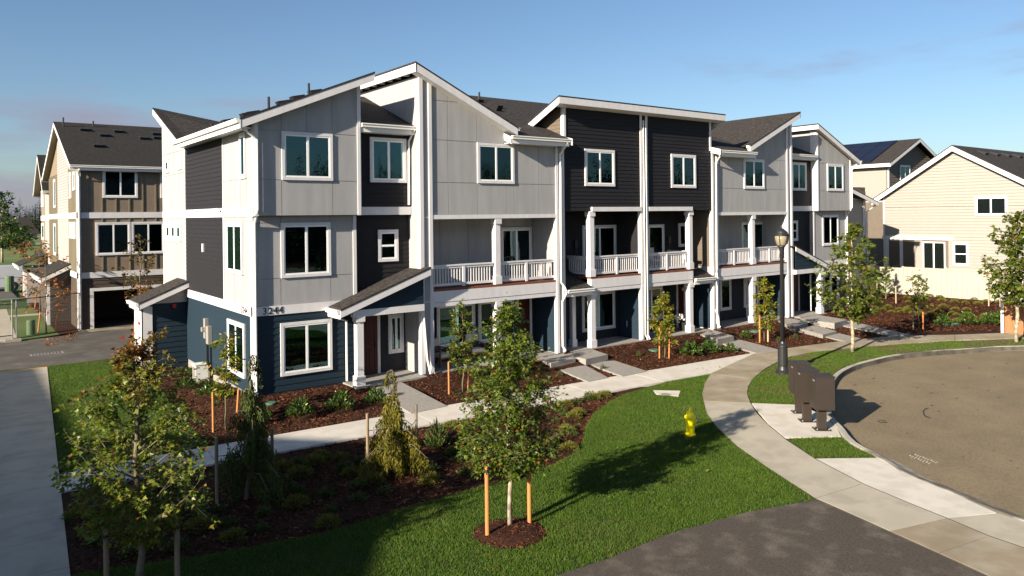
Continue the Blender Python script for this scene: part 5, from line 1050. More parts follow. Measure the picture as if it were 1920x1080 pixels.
# shrubs: one mesh per kind, copied
def shrub_mesh(kind, seed):
    rs = np.random.default_rng(seed)
    if kind == 'laurel':
        n = 420; u = rs.normal(0, 1, (n, 3)); u /= np.linalg.norm(u, axis=1)[:, None]; u[:, 2] = abs(u[:, 2]); P = u*np.array([.36, .36, .46])*rs.uniform(.45, 1, n)[:, None]**.6+np.array([0, 0, .05])
        P += .05*np.sin(u*9); V, F_ = leaves(P, .125, .36, up=.2, dirs=u*.8+np.array([0, 0, .9]))
    elif kind == 'heath':
        n = 560; u = rs.normal(0, 1, (n, 3)); u /= np.linalg.norm(u, axis=1)[:, None]; u[:, 2] = abs(u[:, 2]); P = u*np.array([.30, .30, .20])*rs.uniform(.3, 1, n)[:, None]**.5; V, F_ = leaves(P, .085, .24, up=.1, dirs=u+np.array([0, 0, .7]))
    else:
        n = 260; u = rs.normal(0, 1, (n, 3)); u /= np.linalg.norm(u, axis=1)[:, None]; u[:, 2] = abs(u[:, 2]); P = u*np.array([.22, .22, .19])*rs.uniform(.15, 1, n)[:, None]; V, F_ = leaves(P, .085, .32, up=.1, dirs=u+np.array([0, 0, .6]))
    st = MB(); st.tube([(0, 0, -.06), (0, 0, .12)], .015, 5); return np_mesh(kind+'_foliage', V, F_, [M[{'laurel': 'laurel', 'heath': 'heath'}.get(kind, 'sprig')]])
SM = {k: [shrub_mesh(k, s) for s in (1, 2, 3)] for k in ('laurel', 'heath', 'sprig')}; cnt = 0
def rowlabels(pts, bands, what, tail):
    ys = sorted(p[1] for p in pts); n = len(bands); cuts = [ys[min(len(ys)-1, int(len(ys)*(k+1)/n))] for k in range(n-1)]; rows = {}
    for i_, p in enumerate(pts): rows.setdefault(sum(p[1] >= c for c in cuts), []).append(i_)
    ordn = ['leftmost', 'second from left', 'third from left', 'fourth from left', 'fifth from left', 'sixth from left', 'seventh from left', 'eighth from left', 'ninth from left', 'tenth from left', 'eleventh from left', 'twelfth from left', 'thirteenth from left', 'fourteenth from left']
    out = {}
    for r_, ids in rows.items():
        for k, i_ in enumerate(sorted(ids, key=lambda q: pts[q][0])): out[i_] = f"{what}, {ordn[k]} in the {bands[r_]}{tail}"
    return [out[k] for k in range(len(pts))]
def shrub(name, kind, p, s, label, group, cat, hs=1.0):
    global cnt
    o = bpy.data.objects.new(name, SM[kind][cnt % 3]); link(o, None, p); cnt += 1
    o.rotation_euler = (0, 0, rng.uniform(0, 6.28)); s = s*rng.uniform(.92, 1.08); o.scale = (s, s*rng.uniform(.9, 1.1), s*hs); return tag(o, label, cat, group)
for k, (px, py, s, lab) in enumerate(((487, 790, .85, 'laurel shrub at the house corner, near a green lid'), (563, 783, 1.0, 'laurel shrub in the middle under the big ground floor window'), (638, 769, .98, 'laurel shrub under the right end of the ground floor window'), (707, 759, .98, 'laurel shrub beside the first garden walk'),
        (1295, 668, .95, 'laurel shrub right of the yellow green sapling'), (1331, 662, .95, 'laurel shrub near the fourth garden walk'), (1369, 661, .7, 'low loose shrub at the edge of the fourth garden walk'), (1398, 635, .6, 'small low shrub by the slab before the light grey house'),
        (1768, 611, 1.05, 'laurel shrub nearest the thin bed sapling'), (1814, 610, 1.1, 'laurel shrub in the middle of the raised bed front'), (1856, 610, 1.05, 'laurel shrub left of the cedar fence post'), (1879, 603, 1.0, 'laurel shrub touching the cedar fence post'))):
    shrub('laurel_shrub', 'laurel', gm(px, py), s, lab, 'laurel shrubs', 'shrub')
RB = [(1757, 578), (1769, 573), (1768, 588), (1758, 598), (1746, 590), (1785, 583), (1791, 577), (1790, 567), (1766, 565), (1810, 569), (1813, 578), (1815, 587), (1794, 590), (1824, 596), (1828, 562), (1834, 571), (1846, 588), (1846, 599), (1865, 590), (1850, 567), (1796, 602), (1772, 599), (1728, 560), (1744, 556), (1762, 559), (1703, 566), (1704, 574), (1703, 580), (1686, 577), (1665, 576), (1672, 582), (1655, 580), (1640, 578), (1625, 577), (1690, 586), (1712, 588), (1726, 588), (1808, 560), (1876, 568), (1645, 560), (1700, 560), (1640, 583), (1718, 580)]
for (px, py), lab in zip(RB, rowlabels(RB, ['fence row', 'second row', 'third row', 'front row'], 'yellow heather mound', ' of the raised bed')): shrub('heather_mound', 'heath', gm(px, py), rng.uniform(.62, .82), lab, 'heather mounds in the raised bed', 'heather')
BB = [(1008, 838), (1035, 833), (1068, 843), (1025, 849), (1043, 824), (1074, 816), (1063, 808), (1043, 791), (1060, 780), (1085, 775), (1077, 783), (1045, 764), (1062, 760), (1080, 757), (1102, 750), (1115, 748), (1132, 744), (1140, 741), (1106, 744), (1052, 773), (870, 890), (856, 866), (852, 850), (808, 882), (806, 901), (836, 828), (868, 818), (903, 858), (892, 850), (935, 872), (803, 906), (818, 838), (955, 815), (926, 800), (848, 801)]
for (px, py), lab in zip(BB, rowlabels(BB, ['pavement row', 'middle row', 'lawn row'], 'mounded shrub', ' of the sunny bed end')): shrub('low_shrub', 'sprig' if rng.random() < .45 else 'heath', gm(px, py), rng.uniform(.62, .85), lab, 'mounded shrubs in the sunny end of the bed', 'shrub')
DB = [(562, 892), (555, 948), (620, 960), (612, 930), (673, 940), (670, 915), (615, 985), (495, 965), (490, 995), (432, 985), (437, 1010), (645, 880), (590, 870), (660, 890), (700, 905), (720, 880), (560, 925), (375, 965), (380, 990), (300, 985), (290, 1020), (180, 1020), (180, 1000), (150, 970), (230, 960), (330, 1030), (345, 960), (530, 880), (600, 858), (560, 870), (640, 862), (676, 868), (410, 960), (250, 1040), (720, 925), (240, 1000)]
for (px, py), lab in zip(DB, rowlabels(DB, ['pavement row', 'second row', 'third row', 'lawn row'], 'dim mounded shrub', ' of the shaded bed')): shrub('low_shrub', 'sprig' if rng.random() < .6 else 'heath', gm(px, py), rng.uniform(.7, .95), lab, 'mounded shrubs in the shaded end of the bed', 'shrub')
shrub('upright_shrub', 'sprig', gm(820, 838), 1.25, 'upright leggy shrub right of the golden weeping conifer', None, 'shrub', 2.4)
for px, py, lab in ((1050, 706, 'thin feathery plant beside the second garden walk'), (1131, 694, 'thin feathery plant between two garden walks'), (1198, 668, 'thin feathery plant left of the charcoal house sapling'), (1492, 634, 'thin feathery plant right of the lamp post'), (1460, 638, 'small tuft near the lamp post pole'), (1521, 627, 'thin plant by the upper step pad')): shrub('feathery_plant', 'sprig', gm(px, py), .5, lab, 'thin plants in the front beds', 'plant', 2.0)
LB = [(345, 715), (360, 706), (380, 718), (330, 706), (350, 730), (372, 735), (395, 745), (405, 760), (370, 698), (318, 692), (300, 690), (310, 706), (338, 696), (415, 748), (330, 722), (388, 730)]
for (px, py), lab in zip(LB, rowlabels(LB, ['upper row', 'lower row'], 'low green plant', ' of the side wall bed')): shrub('ground_cover_plant', 'sprig' if rng.random() < .7 else 'laurel', gm(px, py), rng.uniform(.6, 1.0), lab, 'low plants beside the side wall', 'plant', .8)
# ------------------------------------------------------------------ left background plants
bt = onY(264, 600, 20.7); bt.z = -.36; tree('young_tree', bt, zat(262, 428, bt)+.35, 1.4, egg(1.0, .6), 22, 900, .15, 'brownleaf', 'bronze leaved slim tree in front of the open garage', bark='dbark', r=.04, seed=41, group='young trees by the alley', spread=.18)
tree('orange_shrub_tree', bt+Vector((.3, .3, 0)), 2.5, .7, lambda t: .6, 16, 620, .16, 'orangeleaf', 'orange leaved bushy tree at the garage edge', bark='dbark', r=.035, seed=42, group='young trees by the alley', spread=.2)
b = gz(253, 640, -.35); stake(253, 640, zat(253, 603, b)+.35, 'orange stake in the alley edge before the garage', 'stake', .035, z=-.35)
bt = gz(87, 624, -.35); tree('young_tree', bt, zat(87, 455, bt)+.35, 1.3, egg(1.3, .8), 24, 360, .17, 'orangeleaf', 'sparse orange leaved tree before the tan building porch', bark='dbark', r=.035, seed=43, group='young trees by the alley', spread=.22)
bt = gz(75, 590, -.35); tree('young_tree', bt, zat(75, 448, bt)+.35, 1.3, egg(1.2, .8), 24, 420, .20, 'brownleaf', 'bronze tree behind the chain link fence', bark='dbark', r=.035, seed=44, group='young trees by the alley', spread=.25)
for px, py, pt, lab in ((65, 580, 545, 'orange stake beyond the chain link fence, near the bronze tree'), (71, 622, 585, 'orange stake left of the sparse orange tree'), (103, 622, 585, 'orange stake right of the sparse orange tree'), (45, 545, 520, 'far orange stake near the van')):
    b = gz(px, py, -.35); stake(px, py, zat(px, pt, b)+.35, lab, 'stake', .035, z=-.35, lean=(.12, 0))
leafx, leafy = scatter(px2([(70, 640), (150, 622), (148, 636), (90, 650)], -.35), 60); n = len(leafx); V, Fc = leaves(np.stack([leafx, leafy, np.full(n, -.34)], -1), .09, .6, up=1.5); o = np_obj('fallen_leaves', V, Fc, [M['orangeleaf']]); o['kind'] = 'stuff'
bt = gz(4, 492, -.6); tree('broadleaf_tree', bt, 10.8, 2.6, egg(2.3, .7), 46, 2400, .42, 'laurel', 'dark green roadside tree at the far left edge', bark='palebark', r=.18, seed=45, spread=.35)
for (px, py, w, h, lab) in ((30, 468, 2.2, 4.6, 'dark bushy tree before the distant bungalow'), (45, 462, 1.8, 3.8, 'smaller bush at the edge of the playing field'), (18, 462, 2.4, 5.0, 'dark round tree left of the distant bungalow')):
    b = gz(px, py, -.7); tree('field_tree', b, h*1.25, .6, lambda t, w=w: w*1.0*math.sin(math.pi*(.15+.8*t)), 26, 900, .55, 'laurel', lab, bark='dbark', r=.2, seed=px, spread=.45)
b = gz(44, 482, -.65); tree('orange_shrub_tree', b, 3.0, .4, lambda t: 1.2*math.sin(math.pi*(.2+.7*t)), 12, 260, .4, 'orangeleaf', 'orange bush at the edge of the green field', bark='dbark', r=.08, seed=46, spread=.5)
def conifers(spots, seed, name, label):
    rs = np.random.default_rng(seed); Vs = []
    for (x, y, z, H) in spots:
        n = 300; t = rs.uniform(0, 1, n)**.85; rad = H*.27*(1-t)*rs.uniform(.3, 1.15, n)+H*.012; a = rs.uniform(0, 6.28, n); P = np.stack([x+np.cos(a)*rad, y+np.sin(a)*rad, z+H*(.08+.9*t)], -1)
        L = H*.075*(1.15-t); d = np.stack([np.cos(a), np.sin(a), np.full(n, -.35)], -1); sd = np.stack([-np.sin(a), np.cos(a), rs.normal(0, .3, n)], -1)*(L*.45)[:, None]
        Vs.append(np.stack([P-sd, P+sd, P+d*L[:, None]+np.array([0, 0, .0])], 1).reshape(-1, 3)); c = np.array([[x-.02*H, y, z], [x+.02*H, y, z], [x, y, z+H*1.02]]); Vs.append(c)
    V = np.concatenate(Vs); o = np_obj(name, V, np.arange(len(V)).reshape(-1, 3), [M['wood_far']]); o['kind'] = 'stuff'; return tag(o, label, 'wood')
sp = []
for k in range(150):
    px = rng.uniform(-60, 330); D_ = rng.uniform(350, 440); d = ray(px, 430); p = CAM+d*D_; sp.append((p.x, p.y, -1, rng.uniform(8, 16)*(1.25 if rng.random() < .15 else 1)))
conifers(sp, 51, 'conifer_wood', 'dark conifer wood along the far left horizon')
sp = [(rng.uniform(-50, 190), rng.uniform(-102, -76), -.9, rng.uniform(10.5, 16.5)+(3 if rng.random() < .15 else 0)) for k in range(560)]+[(rng.uniform(-50, 190), rng.uniform(-52, -46), -.9, rng.uniform(3, 5.5)) for k in range(170)]+[(rng.uniform(-95, -70), rng.uniform(30, 120), -.7, rng.uniform(6, 9)) for k in range(20)]
conifers(sp, 52, 'conifer_wood', 'conifer wood beyond the far side of the road, mirrored in the windows')
for (px, py, n, mm) in ((424, 806, 30, 'sapling'), (868, 740, 46, 'orangeleaf'), (1246, 674, 40, 'sapling'), (1433, 645, 34, 'orangeleaf'), (956, 1000, 26, 'orangeleaf'), (1250, 900, 22, 'bladey'), (1320, 690, 14, 'sapling'), (1700, 720, 5, 'orangeleaf')):
    c = gm(px, py); xx = c.x+rng.normal(0, .75, n); yy = c.y+rng.normal(0, .55, n); zz = np.maximum(hm(xx, yy), -.30 if px not in (1740,) else -.45)+.03; V, Fc = leaves(np.stack([xx, yy, zz], -1), .07, .6, up=1.6); o = np_obj('fallen_leaves', V, Fc, [M[mm]]); o['kind'] = 'stuff'
# ------------------------------------------------------------------ street furniture
hb = gz(1294.5, 815, -.3); hy = thing('fire_hydrant', hb, 'bright yellow fire hydrant with grey side cap on the front lawn', 'fire hydrant'); x, y, z = hb; 
mb = MB(); mb.lathe([(.14, z-.02), (.14, z+.03), (.108, z+.04), (.105, z+.42), (.112, z+.43)], x, y, 24); mb.part('barrel', M['yellow'], hy, smooth=False)
mb = MB(); mb.lathe([(.140, z+.43), (.146, z+.45), (.140, z+.475), (.105, z+.49), (.095, z+.545), (.068, z+.59), (.036, z+.61), (.033, z+.64), (.022, z+.645), (.018, z+.69)], x, y, 24); mb.part('bonnet', M['yellow'], hy)
mb = MB(); e = Vector((.93, -.36, 0)).normalized(); p = Vector((x, y, z+.35)); mb.tube([p+e*.08, p+e*.17], [.062, .062], 16); mb.part('nozzle', M['yellow'], hy)
mb = MB(); mb.tube([p+e*.17, p+e*.175, p+e*.22, p+e*.23, p+e*.255], [.068, .08, .075, .03, .028], 16); mb.part('nozzle_cap', M['capm'], hy)
mb = MB(); mb.tube([p+e*.2+Vector((0, 0, .06)), p+e*.25+Vector((0, 0, .15)), p+e*.2+Vector((0, 0, .18)), p+e*.12+Vector((0, 0, .12)), p+e*.09+Vector((0, 0, .09))], .006, 6); mb.part('chain', M['steel'], hy)
for s in (-1, 1):
    f_ = Vector((-e.y, e.x, 0))*s; q = Vector((x, y, z+.33)); mb = MB(); mb.tube([q+f_*.08, q+f_*.14, q+f_*.145, q+f_*.17], [.04, .04, .045, .02], 12); mb.part('hose_outlet', M['yellow'], hy)
for k in range(8):
    a = k*math.pi/4; mb = MB(); mb.lathe([(.011, z+.42), (.011, z+.49)], x+.127*math.cos(a), y+.127*math.sin(a), 6); mb.part('bolt', M['yellow'], hy)
# cluster mailboxes
va = Vector((.66, .75, 0)).normalized(); vb = Vector((va.y, -va.x, 0)); MBX = 'bronze cluster mailboxes beside the road'
for (px, py, lab) in ((1540.5, 805, 'nearest bronze cluster mailbox on its post'), (1513, 789, 'middle bronze cluster mailbox of the three'), (1499, 773, 'farthest bronze cluster mailbox of the three, next to the grass')):
    b = gz(px, py, -.286); r_ = thing('cluster_mailbox', b, lab, 'mailbox', MBX)
    def obox(mb, a0, a1, b0, b1, z0, z1):
        q = [b+va*i_+vb*j_ for i_, j_ in ((a0, b0), (a1, b0), (a1, b1), (a0, b1))]; mb.prism([(p.x, p.y, b.z+z1) for p in q], [(p.x, p.y, b.z+z0) for p in q])
    mb = MB(); obox(mb, -.17, .17, -.2, .2, 0, .018); mb.part('base_plate', M['bronze'], r_)
    for i_ in (-.12, .12):
        for j_ in (-.15, .15): mb = MB(); obox(mb, i_-.015, i_+.015, j_-.015, j_+.015, .018, .05); mb.part('anchor_bolt', M['steel'], r_)
    mb = MB(); obox(mb, -.07, .07, -.11, .11, .018, .56); mb.part('pedestal', M['bronze'], r_)
    mb = MB(); obox(mb, -.26, .26, -.22, .26, .56, 1.40); bx = mb.part('mailbox_body', M['bronze'], r_)
    mb = MB(); obox(mb, -.275, .275, -.235, .275, 1.40, 1.425); mb.part('mailbox_lid', M['bronze'], r_)
    for (a0, a1, z0, z1) in ((-.24, .24, .6, 1.36),): mb = MB(); obox(mb, a0, a1, -.228, -.221, z0, z1); mb.part('back_panel', M['bronze'], bx)
    mb = MB(); obox(mb, -.2, -.06, -.233, -.229, 1.29, 1.33); mb.part('label_plate', M['steel'], bx)
    for k in range(4):
        for j in range(2): mb = MB(); obox(mb, -.24+j*.245, -.005+j*.245, .261, .268, .62+k*.18, .78+k*.18); mb.part('mail_door', M['bronze'], bx)
# lamp post
lb = gz(1468, 699, -.3); lr = thing('street_lamp', lb, 'black street lamp with acorn lantern on the grass verge', 'street lamp'); x, y, z = lb; s = depth(lb)/FPX
mb = MB(); mb.lathe([(.27, z), (.27, z+.05), (.20, z+.12), (.17, z+.2), (.16, z+.25), (.175, z+.28), (.165, z+.9), (.175, z+.93), (.17, z+.98), (.11, z+1.05), (.09, z+1.12)], x, y, 20); mb.part('lamp_base', M['metal'], lr, smooth=False)
mb = MB(); mb.lathe([(.08, z+1.12), (.062, z+4.30), (.085, z+4.34), (.085, z+4.38), (.10, z+4.45), (.16, z+4.50)], x, y, 16); mb.part('lamp_pole', M['metal'], lr, smooth=True)
mb = MB(); mb.lathe([(.12, z+4.505), (.17, z+4.56), (.215, z+4.72), (.235, z+4.88)], x, y, 20); mb.part('lamp_globe', M['lampglass'], lr, smooth=True)
for k in range(6):
    a = k*math.pi/3+.3; mb = MB(); mb.tube([(x+rr*math.cos(a), y+rr*math.sin(a), z+zz) for rr, zz in ((.14, 4.50), (.19, 4.56), (.235, 4.72), (.255, 4.88))], .014, 5); mb.part('lantern_rib', M['metal'], lr)
mb = MB(); mb.lathe([(.28, z+4.88), (.28, z+4.92), (.22, z+4.95), (.19, z+5.02), (.10, z+5.10), (.03, z+5.13), (.03, z+5.17), (.012, z+5.23)], x, y, 20); mb.part('lantern_cap', M['metal'], lr)
# fences
fv = thing('vinyl_fence', (40, -2, .2), 'cream vinyl privacy fence at the top of the raised bed', 'fence')
fy = [(1.42, -.27), (-.27, -2.79), (-2.79, -5.4), (-5.4, -8.0)]; ft = [1.9, 1.97, 2.0, 1.9]
for k, (a, b) in enumerate(fy):
    zt = ft[k]-.05*k*0; 
    for za, zb in ((zt-.13, zt-.03), (.15, .28)): mb = MB(); mb.box(39.97, 40.05, a, b, za, zb); mb.part('fence_rail', M['vinylfence'], fv)
    n = max(1, int(round((a-b)/.28))); w = (a-b)/n
    for j in range(n): y0 = a-j*w; piece('fence_board', round(w, 3), lambda: MB().box(39.995, 40.02, y0-w+.006, y0-.006, .22, zt-.12), M['vinylfence'], fv, (40, y0, .22))
    mb = MB(); mb.box(39.94, 40.07, b-.065, b+.065, -.1, zt+.02); mb.add([(39.92, b-.085, zt+.02), (40.09, b-.085, zt+.02), (40.09, b+.085, zt+.02), (39.92, b+.085, zt+.02), (40.005, b, zt+.1)], [(0, 1, 4), (1, 2, 4), (2, 3, 4), (3, 0, 4)]); mb.part('fence_post', M['vinylfence'], fv)
mb = MB(); mb.box(39.94, 40.07, 1.42-.065, 1.42+.065, -.1, 1.93); mb.part('fence_post', M['vinylfence'], fv)
f2 = thing('vinyl_fence', (37, 1.45, .2), 'shaded cream vinyl fence closing the gap beside the last townhouse', 'fence')
for k in range(12): piece('fence_board', 's', lambda: MB().box(34.02, 34.48, 1.44, 1.465, .1, 1.95), M['vinylfence'], f2, (34.02+k*.49, 1.44, .1)) if 34.02+k*.49 < 39.6 else None
mb = MB(); mb.box(34.0, 39.95, 1.42, 1.48, 1.95, 2.06); mb.part('fence_rail', M['vinylfence'], f2)
wf = thing('wood_fence', (31.75, -10, -.3), 'weathered cedar board fence beside the street tree at the right edge', 'fence')
for k in range(9): y0 = -8.85-k*.33; piece('fence_board', 'c', lambda: MB().box(31.74, 31.765, y0-.32, y0, -.3, 1.16), M['cedar'], wf, (31.74, y0, -.3))
mb = MB(); mb.box(31.70, 31.80, -12, -8.8, 1.165, 1.22); mb.part('fence_cap', M['cedar'], wf); mb = MB(); mb.box(31.66, 31.80, -8.85, -8.71, -.3, 1.34); mb.part('fence_post', M['cedar'], wf); mb = MB(); mb.box(31.63, 31.68, -8.84, -8.72, -.3, 1.3); mb.part('fence_trim', WHITE, wf)
# chain link fence by the alley
cf = thing('chain_link_fence', (-3.4, 20.8, -.35), 'chain link fence panel beside the alley', 'fence'); q0 = Vector((-4.98, 20.05, -.37)); q1 = Vector((-1.98, 21.7, -.37)); qm = Vector((-12, 18.9, -.37))
for p in (q0, q0+Vector((.18, .1, 0)), q1, qm): mb = MB(); mb.tube([p, p+Vector((0, 0, 2.0))], .03, 8); mb.part('fence_post', M['steel'], cf)
for a, b, zz in ((q0, q1, 1.98), (q0, q1, .12), (q0, qm, 1.8), (q0, qm, .3)): mb = MB(); mb.tube([a+Vector((0, 0, zz)), b+Vector((0, 0, zz))], .024, 6); mb.part('fence_rail', M['metal'], cf)
mb = MB()
for (A, B) in ((q0, q1), (q0, qm)):
    L = (B-A).length; d = (B-A)/L; s_ = .09; k = -2.0
    while k < L:
        a0, a1 = max(k, 0), min(k+1.8, L)
        if a1 > a0:
            for (za, zb) in (((a0-k), (a1-k)), (1.8-(a0-k), 1.8-(a1-k))): p, r_ = A+d*a0+Vector((0, 0, .12+za)), A+d*a1+Vector((0, 0, .12+zb)); t_ = Vector((0, 0, .004)); mb.add([p-t_, r_-t_, r_+t_, p+t_], [(0, 1, 2, 3)])
        k += s_
o = mb.part('wire_mesh', M['steel'], cf); o['kind'] = 'stuff'
mb = MB(); mb.box(q0.x-.3, q0.x+.35, q0.y-.2, q0.y+.25, -.37, -.25); mb.part('fence_foot', M['midc'], cf)
# utility boxes
def upx(px, py, z=-.35): return gz(px, py, z)
b = upx(25, 578); r_ = thing('transformer_box', b, 'pale green transformer box behind the chain link fence', 'transformer'); mb = MB(); mb.box(b.x-.75, b.x+.75, b.y-.1, b.y+.8, b.z, b.z+.52); mb.part('cabinet', M['greenbox'], r_); mb = MB(); mb.box(b.x-.78, b.x+.78, b.y-.14, b.y+.8, b.z+.52, b.z+.6); mb.part('lid', M['greenbox'], r_)
for px, py, lab in ((58, 627, 'green utility pedestal beside the alley'), (18, 546, 'green ribbed pedestal in front of the white van')):
    b = upx(px, py); h = .75 if px > 50 else 1.25; rr = .19 if px > 50 else .32; r_ = thing('utility_pedestal', b, lab, 'utility pedestal'); mb = MB(); mb.lathe([(rr, b.z), (rr, b.z+h-.12)], b.x, b.y, 14); mb.part('pedestal_body', M['greenbox'], r_); mb = MB(); mb.lathe([(rr*1.05, b.z+h-.12), (rr*1.0, b.z+h-.03), (rr*.6, b.z+h)], b.x, b.y, 14); mb.part('pedestal_cap', M['greenbox'], r_)
    for k in range(4): mb = MB(); mb.lathe([(rr*1.06, b.z+.1+k*.13), (rr*1.06, b.z+.16+k*.13)], b.x, b.y, 14); mb.part('rib', M['greenbox'], r_)
b = gm(383, 716); r_ = thing('condenser_unit', b, 'white outdoor air conditioner unit against the navy side wall', 'air conditioner'); mb = MB(); mb.box(-.58, -.16, b.y-.1, b.y+.30, b.z+.05, b.z+.62); bd = mb.part('casing', M['gutter'], r_)
for k in range(6): mb = MB(); mb.box(-.587, -.582, b.y-.07+k*.06, b.y-.035+k*.06, b.z+.12, b.z+.56); mb.part('grille_slat', M['capm'], bd)
mb = MB(); mb.box(-.60, -.14, b.y-.12, b.y+.32, b.z+.62, b.z+.65); mb.part('top_cover', M['gutter'], r_); mb = MB(); mb.box(-.55, -.2, b.y-.05, b.y+.27, b.z-.05, b.z+.05); mb.part('unit_foot', M['capm'], r_)
for px, py, lab, sx in ((507.5, 757, 'round green lid in the mulch near the corner house', .16), (1013, 0, '', 0), (1225, 653, 'round green lid in the mulch before the charcoal houses', .22), (1413, 619, 'round green lid before the light grey house', .25), (1785, 609, 'rectangular green lid by the raised bed laurel', .42), (1509, 600, 'round green lid by the last step pad', .25)):
    if not sx: continue
    b = gm(px, py); mb = MB()
    if 'rect' in lab: mb.box(b.x-sx, b.x+sx, b.y-.25, b.y+.25, b.z-.05, b.z+.06)
    else: mb.lathe([(sx, b.z-.05), (sx, b.z+.035), (sx*.9, b.z+.045)], b.x, b.y, 16)
    tag(mb.part('valve_lid', M['lid'], None, loc=b), lab, 'valve lid', 'green valve lids')
mb = MB(); mb.sheet(ubox, -.283, .2); c = gz(1250, 737.5, -.26); o = mb.part('utility_vault', M['newc'], None, loc=c); tag(o, 'flat concrete meter vault set in the front lawn', 'vault'); mb = MB(); mb.lathe([(.16, -.2825), (.16, -.279)], c.x-.05, c.y, 16); mb.part('vault_lid', M['capm'], o)
b = gm(1607, 580); mb = MB(); mb.tube([b, b+Vector((0, 0, .5))], .05, 8); tag(mb.part('vent_stub', M['gutter'], None, loc=b), 'short white pipe stub in the bed by the last townhouse', 'pipe')
b = gz(88, 663, -.37); r_ = thing('drain_grate', b, 'rectangular drain grate in the alley', 'drain'); mb = MB(); mb.box(b.x-.62, b.x+.62, b.y-.25, b.y+.25, -.38, -.3655); mb.part('grate_frame', M['capm'], r_)
for k in range(9): mb = MB(); mb.box(b.x-.55+k*.125, b.x-.48+k*.125, b.y-.2, b.y+.2, -.366, -.363); mb.part('grate_slot', M['metal'], r_)
# white van
b = gz(28, 545, -.5); r_ = thing('van', b, 'white van parked on the back street behind the green transformer', 'van'); x1 = gz(53, 545, -.5).x; vy = b.y
mb = MB(); mb.prism([(x1-5.2, vy, 0), (x1-5.2, vy, .0)], [(0, 0, 0), (0, 0, 0)]) if 0 else None
prof_ = [(x1-5.2, -.15), (x1-.15, -.15), (x1, .1), (x1-.05, 1.45), (x1-.3, 1.6), (x1-4.0, 1.6), (x1-4.9, .75), (x1-5.3, .55)]
mb.prism([(x, vy, z) for x, z in prof_], [(x, vy+1.9, z) for x, z in prof_]); bd = mb.part('van_body', M['vanp'], r_)
for xx in (x1-1.05, x1-4.2):
    mb = MB(); mb.tube([(xx, vy-.03, -.13), (xx, vy+.25, -.13)], .42, 20); mb.part('wheel_arch', M['metal'], bd); mb = MB(); mb.tube([(xx, vy-.05, -.16), (xx, vy+.2, -.16)], .34, 20); wh = mb.part('wheel', M['rubber'], r_); mb = MB(); mb.tube([(xx, vy-.07, -.16), (xx, vy-.04, -.16)], .19, 14); mb.part('hub_cap', M['steel'], wh)
mb = MB(); mb.box(x1-5.0, x1-.1, vy-.02, vy-.001, .62, .65); mb.box(x1-2.4, x1-2.37, vy-.02, vy-.001, -.05, 1.5); mb.part('body_moulding', M['capm'], bd); mb = MB(); mb.box(x1-4.0, x1-3.2, vy-.02, vy-.001, .8, 1.4); mb.part('cab_window', M['room'], bd)
# porch seats and small things
def chair(x, y, rz, label, m2='leather'):
    r_ = thing('armchair', (x, y, 0), label, 'chair', 'cushioned seats on the porch'); c, s = math.cos(rz), math.sin(rz)
    def ob(mb, x0, x1, y0, y1, z0, z1): q = [(x+c*a-s*b_, y+s*a+c*b_) for a, b_ in ((x0, y0), (x1, y0), (x1, y1), (x0, y1))]; mb.prism([(p[0], p[1], z1) for p in q], [(p[0], p[1], z0) for p in q])
    for a, b_ in ((-.30, -.3), (.26, -.3), (-.30, .26), (.26, .26)): mb = MB(); ob(mb, a, a+.045, b_, b_+.045, 0, .60 if b_ < 0 else .8); mb.part('leg', M['wood'], r_)
    mb = MB(); ob(mb, -.26, .26, -.3, .26, .28, .34); mb.part('seat_frame', M['wood'], r_); mb = MB(); ob(mb, -.255, .255, -.3, .2, .34, .46); mb.part('seat_cushion', M['cushion'], r_)
    mb = MB(); ob(mb, -.255, .255, .2, .3, .46, .95); mb.part('back_cushion', M['cushion'], r_); mb = MB(); ob(mb, -.2, .2, .08, .2, .46, .68); mb.part('throw_pillow', M[m2], r_)
    for a in (-.305, .26): mb = MB(); ob(mb, a, a+.05, -.32, .3, .60, .635); mb.part('armrest', M['wood'], r_)
chair(6.75, .28, .35, 'cream cushioned chair with black pillow at the left end of the porch'); chair(8.35, .35, -.1, 'cream cushioned seat behind the narrow green sapling on the porch')
r_ = thing('house_plant', (1.15, -.055, 3.66), 'spiky aloe plant seen inside the second floor window', 'plant')
V, Fc = leaves(np.array([[1.12+.05*k % .5, -.036, 3.70] for k in range(9)]), .26, .12, up=0, dirs=np.array([[.4*math.sin(k*1.7), 0, 1.6] for k in range(9)])); V[:, 1] = -.0345; np_obj('plant_leaves', V, Fc, [M['sprig']], r_, (1.15, -.055, 3.66)); mb = MB(); mb.box(1.05, 1.3, -.0355, -.033, 3.665, 3.72); mb.part('plant_pot', M['capm'], r_)
p = onY(1222, 472, .4); r_ = thing('patio_chair', (p.x, .4, 2.87), 'pale patio chair on the charcoal house balcony', 'chair'); mb = MB(); mb.box(p.x-.05, p.x+.45, .2, .7, 3.25, 3.33); mb.part('seat', M['cushion'], r_); mb = MB(); mb.box(p.x-.05, p.x+.45, .68, .74, 3.3, 3.85); mb.part('backrest', M['cushion'], r_)
for a, c_ in ((0, .22), (.4, .22), (0, .66), (.4, .66)): mb = MB(); mb.box(p.x+a-.02, p.x+a+.02, c_, c_+.04, 2.87, 3.25); mb.part('leg', M['metal'], r_)
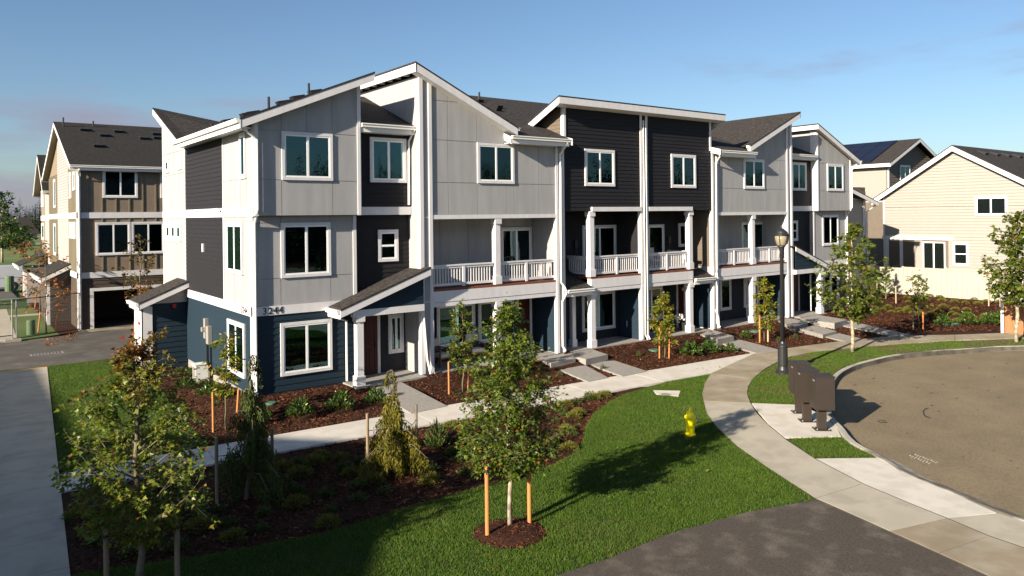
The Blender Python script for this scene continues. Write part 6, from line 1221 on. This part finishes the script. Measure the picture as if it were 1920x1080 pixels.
p = onY(1278, 612, .1); r_ = thing('flower_pot', (p.x, -.05, 0), 'potted white flowers on the charcoal house porch', 'flower pot'); mb = MB(); mb.lathe([(.16, 0), (.22, .38), (.2, .4)], p.x, -.05, 14); mb.part('pot', M['metal'], r_); c_ = rng.normal(0, .16, (90, 3))*np.array([1, .6, .5])+np.array([p.x-.35, -.05, .62]); V, Fc = leaves(c_, .09, .8); np_obj('blossoms', V, Fc, [M['flower']], r_, (p.x, -.05, 0))
# marks on the road
def decal(name, pts, z, m, label): o = MB().sheet(px2(pts, z), z, .002).part(name, M[m], None); o['kind'] = 'structure'; return o
def arc(pts, w): 
    q = [Vector(p) for p in pts]; L = []; Rr = []
    for k, p in enumerate(q): t = (q[min(k+1, len(q)-1)]-q[max(k-1, 0)]).normalized(); nn = Vector((-t.y, t.x)); ww = w*(.4+.6*math.sin(math.pi*(k+.5)/len(q))); L.append(tuple(p+nn*ww)); Rr.append(tuple(p-nn*ww))
    return L+Rr[::-1]
decal('tyre_mark', arc([(1741, 765), (1735, 767), (1731.5, 771), (1732, 776), (1736, 781), (1745, 784)], 1.6), -.4435, 'skid', '')
decal('tyre_mark', arc([(1646, 790), (1653, 792), (1664, 792), (1658, 789), (1648, 787)], .8), -.4435, 'skid', '')
for k in range(26):
    px = rng.uniform(1600, 1915); py = rng.uniform(675, 880) if px > 1700 else rng.uniform(690, 790); w = rng.uniform(1.5, 5); decal('tar_spot', [(px-w, py), (px, py+rng.uniform(.4, 1)), (px+w, py+.2), (px, py-rng.uniform(.4, .9))], -.4435, 'skid', '')
cm = thing('chalk_writing', gz(1735, 860, -.444), 'faint chalk survey scribble on the road near the driveway', 'chalk mark')
for row, (xa, ya, xb, yb, n_) in enumerate(((1716, 852, 1761, 868, 9), (1706, 854, 1748, 870, 8))):
    for k in range(n_):
        px = xa+(xb-xa)*k/n_; py = ya+(yb-ya)*k/n_; dx = rng.uniform(2, 3.5)
        for (a, b_, c_, e_) in ((0, 0, -2.6, 1.8), (dx*.4, .4, 1, -1.0)) if k % 3 else ((0, 0, 2.5, .8), (1.2, -1.2, -2.4, 2.2)):
            q = px2(arc([(px+a, py+b_), (px+a+c_*.5, py+b_+e_*.5), (px+a+c_, py+b_+e_)], .55), -.4435); MB().sheet(q, -.4435, .002).part('chalk_stroke', M['paint'], cm)
